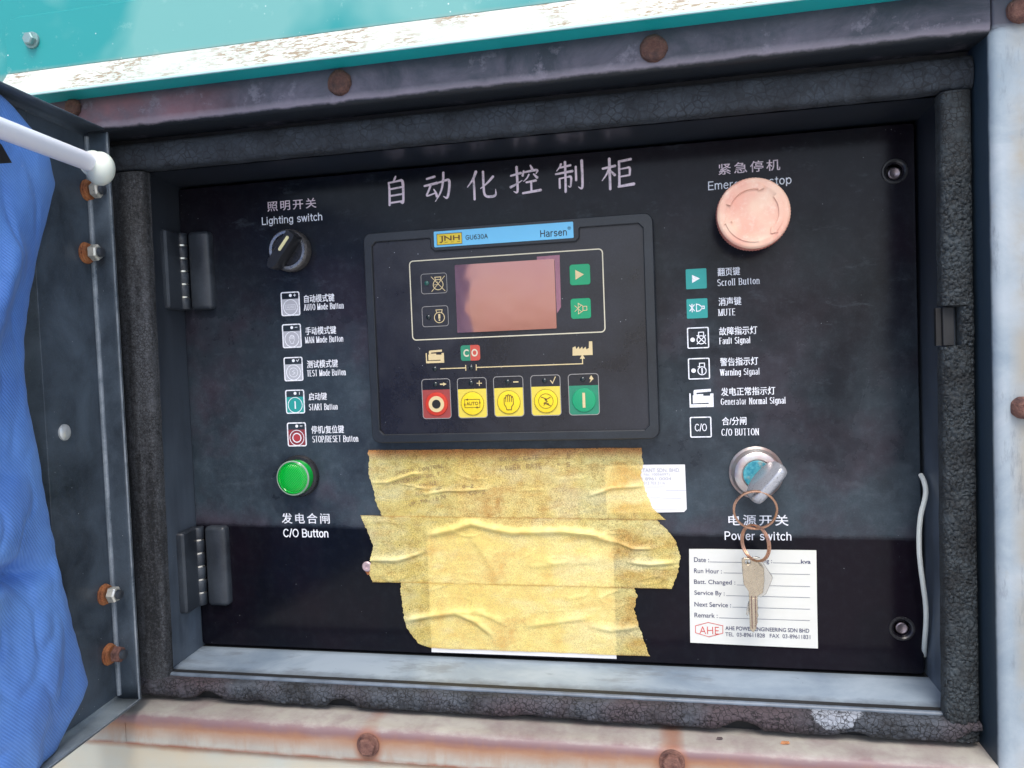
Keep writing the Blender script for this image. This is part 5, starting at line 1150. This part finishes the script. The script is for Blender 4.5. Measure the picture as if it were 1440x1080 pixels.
def interp(pl, t):
    t = min(max(t, 0), 1); n = len(pl) - 1; ts = [0]
    for i in range(n): ts.append(ts[-1] + abs(pl[i + 1][1] - pl[i][1]) + .01)
    t *= ts[-1]
    for i in range(n):
        if t <= ts[i + 1]: q = (t - ts[i]) / (ts[i + 1] - ts[i]); return (pl[i][0] + (pl[i + 1][0] - pl[i][0]) * q, pl[i][1] + (pl[i + 1][1] - pl[i][1]) * q)
    return pl[-1]
def segd(p, a, b):
    ab = (b[0] - a[0], b[1] - a[1]); l2 = ab[0] ** 2 + ab[1] ** 2; t = max(0, min(1, ((p[0] - a[0]) * ab[0] + (p[1] - a[1]) * ab[1]) / l2))
    return math.hypot(p[0] - a[0] - ab[0] * t, p[1] - a[1] - ab[1] * t), t
def tape_strip(label, left, right, y, wrinkles, seed):
    nu, nv = 260, 70; vs = []; lf = []; rmv = []
    for j in range(nv + 1):
        t = j / nv; lu, lv = interp(left, t); ru, rv = interp(right, t)
        lu += 1.6 * noise.noise(Vector((t * 26, seed, 0))) + 1.0 * noise.noise(Vector((t * 80, seed, 2))); ru += 1.6 * noise.noise(Vector((t * 26, seed, 5))) + 1.0 * noise.noise(Vector((t * 80, seed, 7)))
        for i in range(nu + 1):
            s = i / nu; u = lu + (ru - lu) * s; v = lv + (rv - lv) * s
            if j in (0, nv): v += .5 * noise.noise(Vector((u * .05, seed, 1)))
            nz = noise.noise(Vector((u * .018 + .3 * v * .05, v * .06, seed + 3))); h = .00050 * noise.noise(Vector((u * .03, v * .05, seed))) + .00012 * noise.noise(Vector((u * .25, v * .25, seed))) + .00070 * max(0, 1 - abs(nz) * 9) * max(0, noise.noise(Vector((u * .012, v * .03, seed + 9))) + .05) * 2
            for (pl, amp, wd_) in wrinkles:
                best = 0; wd_ = wd_ * .72
                for a, b in zip(pl[:-1], pl[1:]):
                    d, tt = segd((u, v), a, b)
                    # steep below, gentle above
                    side = 1 if v > a[1] + (b[1] - a[1]) * tt else 1.7
                    best = max(best, math.exp(-(d / (wd_ * side)) ** 2))
                ends = min(1, max(0, (u - pl[0][0] + 6) / 20)) * min(1, max(0, (pl[-1][0] + 6 - u) / 20)); h += amp * best * ends
            lf.append(max(h, 0)); rmv.append(1.0 if j >= nv - 0 or j == 0 else (.35 if j in (1, nv - 1) else 0))
            p = P(u, v, y); vs.append((p.x, y - max(h, -.0002), p.z))
    m = MB(); m.add(vs, [(j * (nu + 1) + i, j * (nu + 1) + i + 1, (j + 1) * (nu + 1) + i + 1, (j + 1) * (nu + 1) + i) for j in range(nv) for i in range(nu)])
    c = P((left[0][0] + right[0][0]) / 2, (left[0][1] + left[-1][1]) / 2, 0)
    o = m.build('masking_tape', M['tape'], None, smooth=True, base=c, angle=180)
    if len(o.data.vertices) == len(lf): at = o.data.attributes.new('lift', 'FLOAT', 'POINT'); at.data.foreach_set('value', lf); at = o.data.attributes.new('rim', 'FLOAT', 'POINT'); at.data.foreach_set('value', rmv)
    tag(o, label, 'tape', 'strips of yellowed masking tape'); return o
tape_strip('top strip of masking tape, directly under the controller, browned along its upper edge', [(517, 633), (519.5, 645), (518, 665), (524, 682), (527.5, 702), (537.5, 727)], [(902, 629.6), (904, 653), (901, 668), (909, 693), (917.5, 715), (936.6, 731)], -.0016,
    [([(522, 679), (545, 678), (580, 666), (600, 665)], .0014, 2.4), ([(598, 695), (625, 690), (650, 690), (690, 687)], .0013, 2.2), ([(828, 697), (860, 686), (903, 683)], .0018, 3), ([(560, 680), (585, 684), (600, 688)], .0008, 1.6), ([(735, 640), (737, 641), (800, 690)], .0002, 5), ([(640, 665), (662, 674), (690, 674)], .0007, 2), ([(735, 691), (752, 689), (770, 690)], .0007, 1.6)], 1.3)
tape_strip('middle, widest strip of masking tape, its right end rounded and lifting', [(507, 724.5), (520, 755), (525, 768), (522, 782), (519.5, 806), (524, 818.5)], [(923, 731), (938, 745), (950, 760), (957, 783), (953, 806), (944.5, 828)], -.0024,
    [([(600, 752), (640, 743), (662, 735), (690, 742), (720, 748), (790, 746), (830, 750), (865, 762)], .0030, 5.5), ([(520, 786), (560, 787), (600, 775)], .0018, 3.4), ([(862, 760), (890, 771), (922, 771)], .0016, 2.6), ([(882, 790), (912, 793), (952, 790)], .0022, 4), ([(655, 742), (680, 775), (702, 810)], .0012, 9), ([(740, 796), (800, 790), (850, 786)], .0010, 7)], 4.1)
tape_strip('lowest strip of masking tape, narrowest, over the white paper', [(565.5, 817), (563, 832), (568, 866), (572, 882), (588, 905), (606, 911)], [(892.5, 826.5), (896, 838), (891.7, 858), (897.5, 876), (907, 905), (914, 923)], -.0020,
    [([(568, 872), (600, 866), (640, 861), (668, 872), (690, 890)], .0022, 5), ([(640, 858), (680, 862), (712, 878)], .0013, 5), ([(740, 880), (790, 873), (830, 868)], .0014, 5), ([(830, 880), (860, 886), (902, 880)], .0016, 5), ([(660, 835), (680, 870), (700, 905)], .0008, 8)], 6.6)
# pencilled notes on the top strip
GL1 = {'A': [[(0, 0), (.5, 1), (1, 0)], [(.2, .4), (.8, .4)]], 'B': [[(0, 0), (0, 1), (.7, .9), (.7, .6), (0, .5)], [(0, .5), (.9, .4), (.8, .05), (0, 0)]], 'C': [[(1, .9), (.4, 1), (0, .5), (.4, 0), (1, .1)]], 'D': [[(0, 0), (0, 1), (.8, .7), (.8, .3), (0, 0)]],
 'E': [[(1, 1), (0, 1), (0, 0), (1, 0)], [(0, .5), (.8, .5)]], 'F': [[(1, 1), (0, 1), (0, 0)], [(0, .5), (.8, .5)]], 'G': [[(1, .9), (.4, 1), (0, .5), (.4, 0), (1, .1), (1, .45), (.6, .45)]], 'I': [[(.5, 0), (.5, 1)]], 'L': [[(0, 1), (0, 0), (.9, 0)]],
 'N': [[(0, 0), (0, 1), (1, 0), (1, 1)]], 'O': [[(.5, 1), (0, .5), (.5, 0), (1, .5), (.5, 1)]], 'P': [[(0, 0), (0, 1), (.9, .85), (.8, .5), (0, .45)]], 'R': [[(0, 0), (0, 1), (.9, .85), (.8, .5), (0, .45), (1, 0)]], 'S': [[(1, .9), (.3, 1), (.1, .65), (.9, .35), (.7, 0), (0, .1)]],
 'T': [[(0, 1), (1, 1)], [(.5, 1), (.5, 0)]], 'U': [[(0, 1), (.1, .1), (.8, .1), (1, 1)]], 'W': [[(0, 1), (.25, 0), (.5, .7), (.75, 0), (1, 1)]], 'V': [[(0, 1), (.5, 0), (1, 1)]], '=': [[(0, .65), (1, .65)], [(0, .35), (1, .35)]], '-': [[(0, .5), (1, .5)]], '5': [[(1, 1), (.1, 1), (.1, .55), (.9, .45), (.8, 0), (0, .05)]], '2': [[(0, .8), (.5, 1), (.9, .7), (0, 0), (1, 0)]], '0': [[(.5, 1), (0, .5), (.5, 0), (1, .5), (.5, 1)]], '1': [[(.5, 0), (.5, 1)]], '7': [[(0, 1), (1, 1), (.4, 0)]]}
m = MB(); kk = 0
for s, u, v, st, ht, sl in (('SPEED CONTROL', 556, 668, 5.4, 5, -.16), ('GOVERNOR VOLT -', 552, 682, 5.2, 5, -.20), ('50 HZ'.replace('HZ', 'N2'), 590, 686, 5, 5, -.2), ('NO RISE', 585, 697, 5.4, 5, -.22), ('UP TO 1570', 575, 712, 5.4, 5, -.22), ('0-2', 650, 687, 6, 5, -.1), ('CO-2', 660, 696, 6, 5, -.1), ('RAISE RATE', 703, 649, 5.6, 5.5, -.06), ('- 5', 785, 644, 6, 6, 0), ('LOWER RATE', 704, 661, 6, 6, -.05), ('= 5', 783, 656, 7, 6, 0)):
    for i, ch in enumerate(s):
        for pl in GL1.get(ch, []):
            kk += 1; pts = []
            for a, b in pl:
                uu = u + (i + a * .72) * st + random.uniform(-.3, .3); vv = v + (i + a * .72) * st * sl - b * ht + random.uniform(-.3, .3); p = P(uu, vv, -.0022); pts.append((p.x, p.z))
            line(m, pts, .00042, -.00225 - kk * .000002)
o = m.build('handwriting', simple('faded_pencil', (.26, .17, .08), .7), bpy.data.objects['masking_tape']); o['kind'] = 'stuff'

# ================================================================== LOOSE CABLE
cb = [(1295, 668, -.002), (1299, 675, -.008), (1302.5, 690, -.014), (1300, 705, -.017), (1295, 722, -.018), (1292.5, 745, -.018), (1292.5, 775, -.018), (1295, 800, -.017), (1298.5, 825, -.015), (1302, 850, -.012), (1302.5, 875, -.010), (1300, 905, -.004), (1299.5, 922, .004)]
pp = [P(u, v, y) for u, v, y in cb]; pp, _w = chaikin(pp, [0] * len(pp)); o = MB().tube(pp, .0018, 10).build('loose_cable', M['wire'], None, smooth=True, base=pp[0])
tag(o, 'dirty white cable sagging out of the gap at the panel\'s right edge', 'cable')

# ================================================================== OPEN DOOR ON THE LEFT
hp0 = Vector((-.321, -.0865, 0)); th = math.radians(5); dd = Vector((math.sin(th), -math.cos(th), 0)); nd = Vector((math.cos(th), math.sin(th), 0))
DZ0, DZ1, DL = -.2875, .1720, .78
DO = thing('open_door', 'open black steel cabinet door seen edge-on at left, rusty bolts through it', 'door', hp0 + Vector((0, 0, DZ0)))
def D(a, n, z): return hp0 + dd * a + nd * n + Vector((0, 0, z))
def dbox(m, a0, a1, n0, n1, z0, z1): return m.add([D(a, n, z) for a in (a0, a1) for n in (n0, n1) for z in (z0, z1)], [(0, 1, 3, 2), (4, 6, 7, 5), (0, 4, 5, 1), (2, 3, 7, 6), (0, 2, 6, 4), (1, 5, 7, 3)])
W1 = .0640; FH = .0185
m = MB(); dbox(m, 0, W1, -.0015, 0, DZ0, DZ1); m.build('hinge_side_face', M['door'], DO, bevel=.0004)
m = MB(); dbox(m, W1, DL, -.0018, -.0003, DZ0, DZ0 + .060); m.build('bottom_face', M['door'], DO, bevel=.0004)
m = MB(); dbox(m, W1, DL, -.0018, -.0003, DZ1 - .060, DZ1); m.build('top_face', M['door'], DO, bevel=.0004)
# return flanges with a soft bend
def flange(name, pts_fn, mat=M['door']):
    return MB().grid(pts_fn, 30, 8).build(name, mat, DO, smooth=True, angle=80)
def bend(b):      # b 0..1 -> (along-from-corner, height)
    if b <= .5: t = b / .5 * math.pi / 2; r = .004; return (r - r * math.sin(t), r - r * math.cos(t))
    return (0, .004 + (b - .5) / .5 * (FH - .004))
def hf(a, b):
    q, h = bend(b); return D(-.0004 + q, h + .0002, DZ0 + (DZ1 - DZ0) * a)
def bf(a, b):
    q, h = bend(b); return D(-.0003 + (DL) * a, h + .0002, DZ0 - .0004 + q)
def tf(a, b):
    q, h = bend(b); return D(-.0003 + (DL) * a, h + .0002, DZ1 + .0004 - q)
M['door_b'] = black_paint('door_lit_flange_paint', (.05, .065, .08), (.24, .29, .32), .9, .42, specks=.6, scale=30, lo=.3, hi=.6)  # daylight on the upward face painted in as paler door paint
flange('hinge_side_flange', hf); flange('bottom_flange', bf, M['door_b']); flange('top_flange', tf)
for o in (bpy.data.objects['hinge_side_flange'], bpy.data.objects['bottom_flange'], bpy.data.objects['top_flange']):
    so_ = o.modifiers.new('solidify', 'SOLIDIFY'); so_.thickness = .0012; so_.offset = 0
m = MB(); dbox(m, -.0013, .0005, FH - .0012, FH + .0002, DZ0, DZ1); m.build('sheet_edge', M['worn_glint'], DO)
m = MB(); dbox(m, -.001, DL, FH - .0010, FH + .0002, DZ0 - .0012, DZ0 + .0004); m.build('sheet_edge', M['worn_glint'], DO)
MB().tube([D(.0016, .0014, DZ0 + .004), D(.0016, .0014, DZ1 - .004)], .0019, 10).build('bend_highlight', M['worn_glint'], DO, smooth=True)  # highlight of the bend drawn as a pale strip
m = MB(); dbox(m, .004, DL, -.026, -.0245, DZ0, DZ1); m.build('outer_skin', simple('pale_green_white_paint', (.42, .50, .42), .5), DO)
m = MB(); dbox(m, W1 - .0015, W1 + .0, -.024, -.0012, DZ0, DZ1); m.build('inner_return', M['door'], DO)
def stud(u, v, rusty, washer=True):
    c = PN(u, v, hp0, nd); g = bpy.data.objects.new('bolt', None); COL.objects.link(g); g.parent = DO; g.location = c - DO.location
    g.location = c - hp0 - Vector((0, 0, DZ0)) ; r = .0066
    m = MB(); m.lathe(c, nd, [(r * 1.25, 0), (r * 1.3, .001), (r * 1.15, .0018), (r * 1.2, .0026), (r * 1.05, .0034), (r * 1.05, .0042), (0, .0044)], 28, lambda a, i: 1 + .05 * noise.noise(Vector((math.cos(a) * 2, math.sin(a) * 2, u))))
    m.build('washers', M['rust_o'], g, smooth=True, angle=50)
    hexbolt(c + nd * .0034, None, None, r * .98, M['rustbolt'] if rusty else M['nut'], g, washer=False, rot=.3 + u * .1, h=.0085, axis=nd, name='nut')
    k = []; n_t = 9
    for i in range(n_t): k += [(.0034, .010 + i * .00055), (.0037, .0103 + i * .00055)]
    MB().lathe(c, nd, k + [(.0028, .0152), (0, .0153)], 20).build('stud_end', M['stud'], g, smooth=True, angle=30)
stud(122, 268, False); stud(120, 356, False); stud(146, 836, False); stud(152, 920, True)
c = PN(90, 608, hp0, nd); MB().lathe(c, nd, [(.0062, 0), (.0060, .0012), (.0042, .0026), (.0015, .0031), (0, .0026)], 28).build('rivet', M['white_zinc'], DO, smooth=True)
# rust runs under the last two bolts
# ------------------------------------------------------------------ blue tarpaulin over the inside of the door
CN = .011
edge = [(62, 60), (0, 128), (22, 148), (55, 188), (72, 215), (78, 238), (82, 258), (78, 275), (70, 310), (60, 345), (52, 385), (46, 420), (40, 460), (38, 500), (40, 540), (46, 580), (57, 630), (68, 700), (82, 770), (97, 840), (112, 900), (124, 945), (128, 962), (120, 985), (104, 1015), (88, 1045), (74, 1082), (60, 1130)]
def cl_edge(t):
    """hinge-side edge of the cloth at height z: distance along the door"""
    return t
ez = []
for u, v in edge[1:-1]:
    p = PN(u, v, hp0 + nd * CN, nd); ez.append((p.z, (p - hp0).dot(dd)))
ez.sort()
def edge_a(z):
    if z <= ez[0][0]: return ez[0][1] + (ez[0][0] - z) * .9
    for (z0_, a0_), (z1_, a1_) in zip(ez[:-1], ez[1:]):
        if z <= z1_: return a0_ + (a1_ - a0_) * (z - z0_) / max(1e-6, z1_ - z0_)
    return ez[-1][1] + (z - ez[-1][0]) * 1.2
def clothf(a, b):
    z = DZ0 + .002 + (DZ1 - .006 - DZ0) * b; e = edge_a(z) + .0012 * noise.noise(Vector((z * 90, 0, 0))); s = a ** 1.6; al = e + (DL - .02 - e) * s
    f = .004 * noise.noise(Vector((al * 9, z * 5, 1))) + .0022 * noise.noise(Vector((al * 26, z * 11, 4)))
    # diagonal drag folds
    f *= .55; n1 = noise.noise(Vector((al * 14 + z * 5, z * 9 - al * 4, 2))); f += .0060 * max(0, 1 - abs(n1) * 4) * min(1, max(0, al - e) / .02) * (.5 + noise.noise(Vector((al * 5, z * 5, 12)))) - .0016 * max(0, 1 - abs(noise.noise(Vector((al * 40, z * 26, 5)))) * 5) + .0006 * noise.noise(Vector((al * 150, z * 90, 2)))
    f += .0050 * math.sin((al * 1.3 + z) * 46 + 2 * noise.noise(Vector((al * 6, z * 6, 8)))) * min(1, (al - e) / .03) * .7
    d, _t = segd((al, z), (edge_a(-.155) + .010, -.155), (.22, -.135)); f -= .013 * math.exp(-(d / .008) ** 2); d, _t = segd((al, z), (.10, .06), (.20, -.10)); f += .008 * math.exp(-(d / .012) ** 2)
    edge_lift = .0045 * math.exp(-((al - e) / .006)) * 0
    f *= .12 + .88 * min(1, max(0, (al - e) / .035))
    return D(al, CN + f - .003 * math.exp(-(al - e) / .006), z)
o = MB().grid(clothf, 260, 240).build('blue_tarpaulin', M['cloth'], None, smooth=True, base=D(.3, CN, DZ0), angle=180)
tag(o, 'blue woven tarpaulin hanging over the inside of the open door', 'tarpaulin')
so_ = o.modifiers.new('solidify', 'SOLIDIFY'); so_.thickness = .0012; so_.offset = 0
# strap
m = MB(); m.add([PN(u, v, hp0 + nd * .022, nd) + nd * k for k in (0, -.0015) for u, v in ((-30, 180), (2, 203), (17, 229), (-30, 232))], [(0, 1, 2, 3), (4, 5, 6, 7), (0, 1, 5, 4), (1, 2, 6, 5), (2, 3, 7, 6), (3, 0, 4, 7)])
o = m.build('black_strap', M['strap'], None, base=PN(0, 215, hp0 + nd * .022, nd)); tag(o, 'black webbing strap end on the tarpaulin below the white tube', 'strap')
# ------------------------------------------------------------------ white tube with a round end cap
e0 = P(138, 233, -.122); e1 = P(0, 180, -.215)
e1 = CAM + (e1 - CAM); dv = (e1 - e0).normalized(); e2 = e0 + dv * .42
TB = thing('door_stay_tube', 'white plastic tube with a cream ball-shaped end cap across the upper door', 'tube', e0)
MB().tube([e0 + dv * .004, e2], .0066, 32).build('tube', M['tube'], TB, smooth=True)
MB().lathe(e0 + dv * .002, dv, [(0, -.002), (.0088, -.002), (.0094, -.001), (.0096, .0045), (.0090, .0062), (.0068, .0066)], 40).build('collar', M['cap'], TB, smooth=True)
cb_ = P(146.5, 239, -.121); n_l = 14
MB().lathe(cb_ - Vector((0, .004, 0)), (-.25, -1, 0), [(.0124 * math.sin(math.pi * i / n_l), -.0085 * math.cos(math.pi * i / n_l)) for i in range(n_l + 1)], 40).build('end_cap', M['cap'], TB, smooth=True)
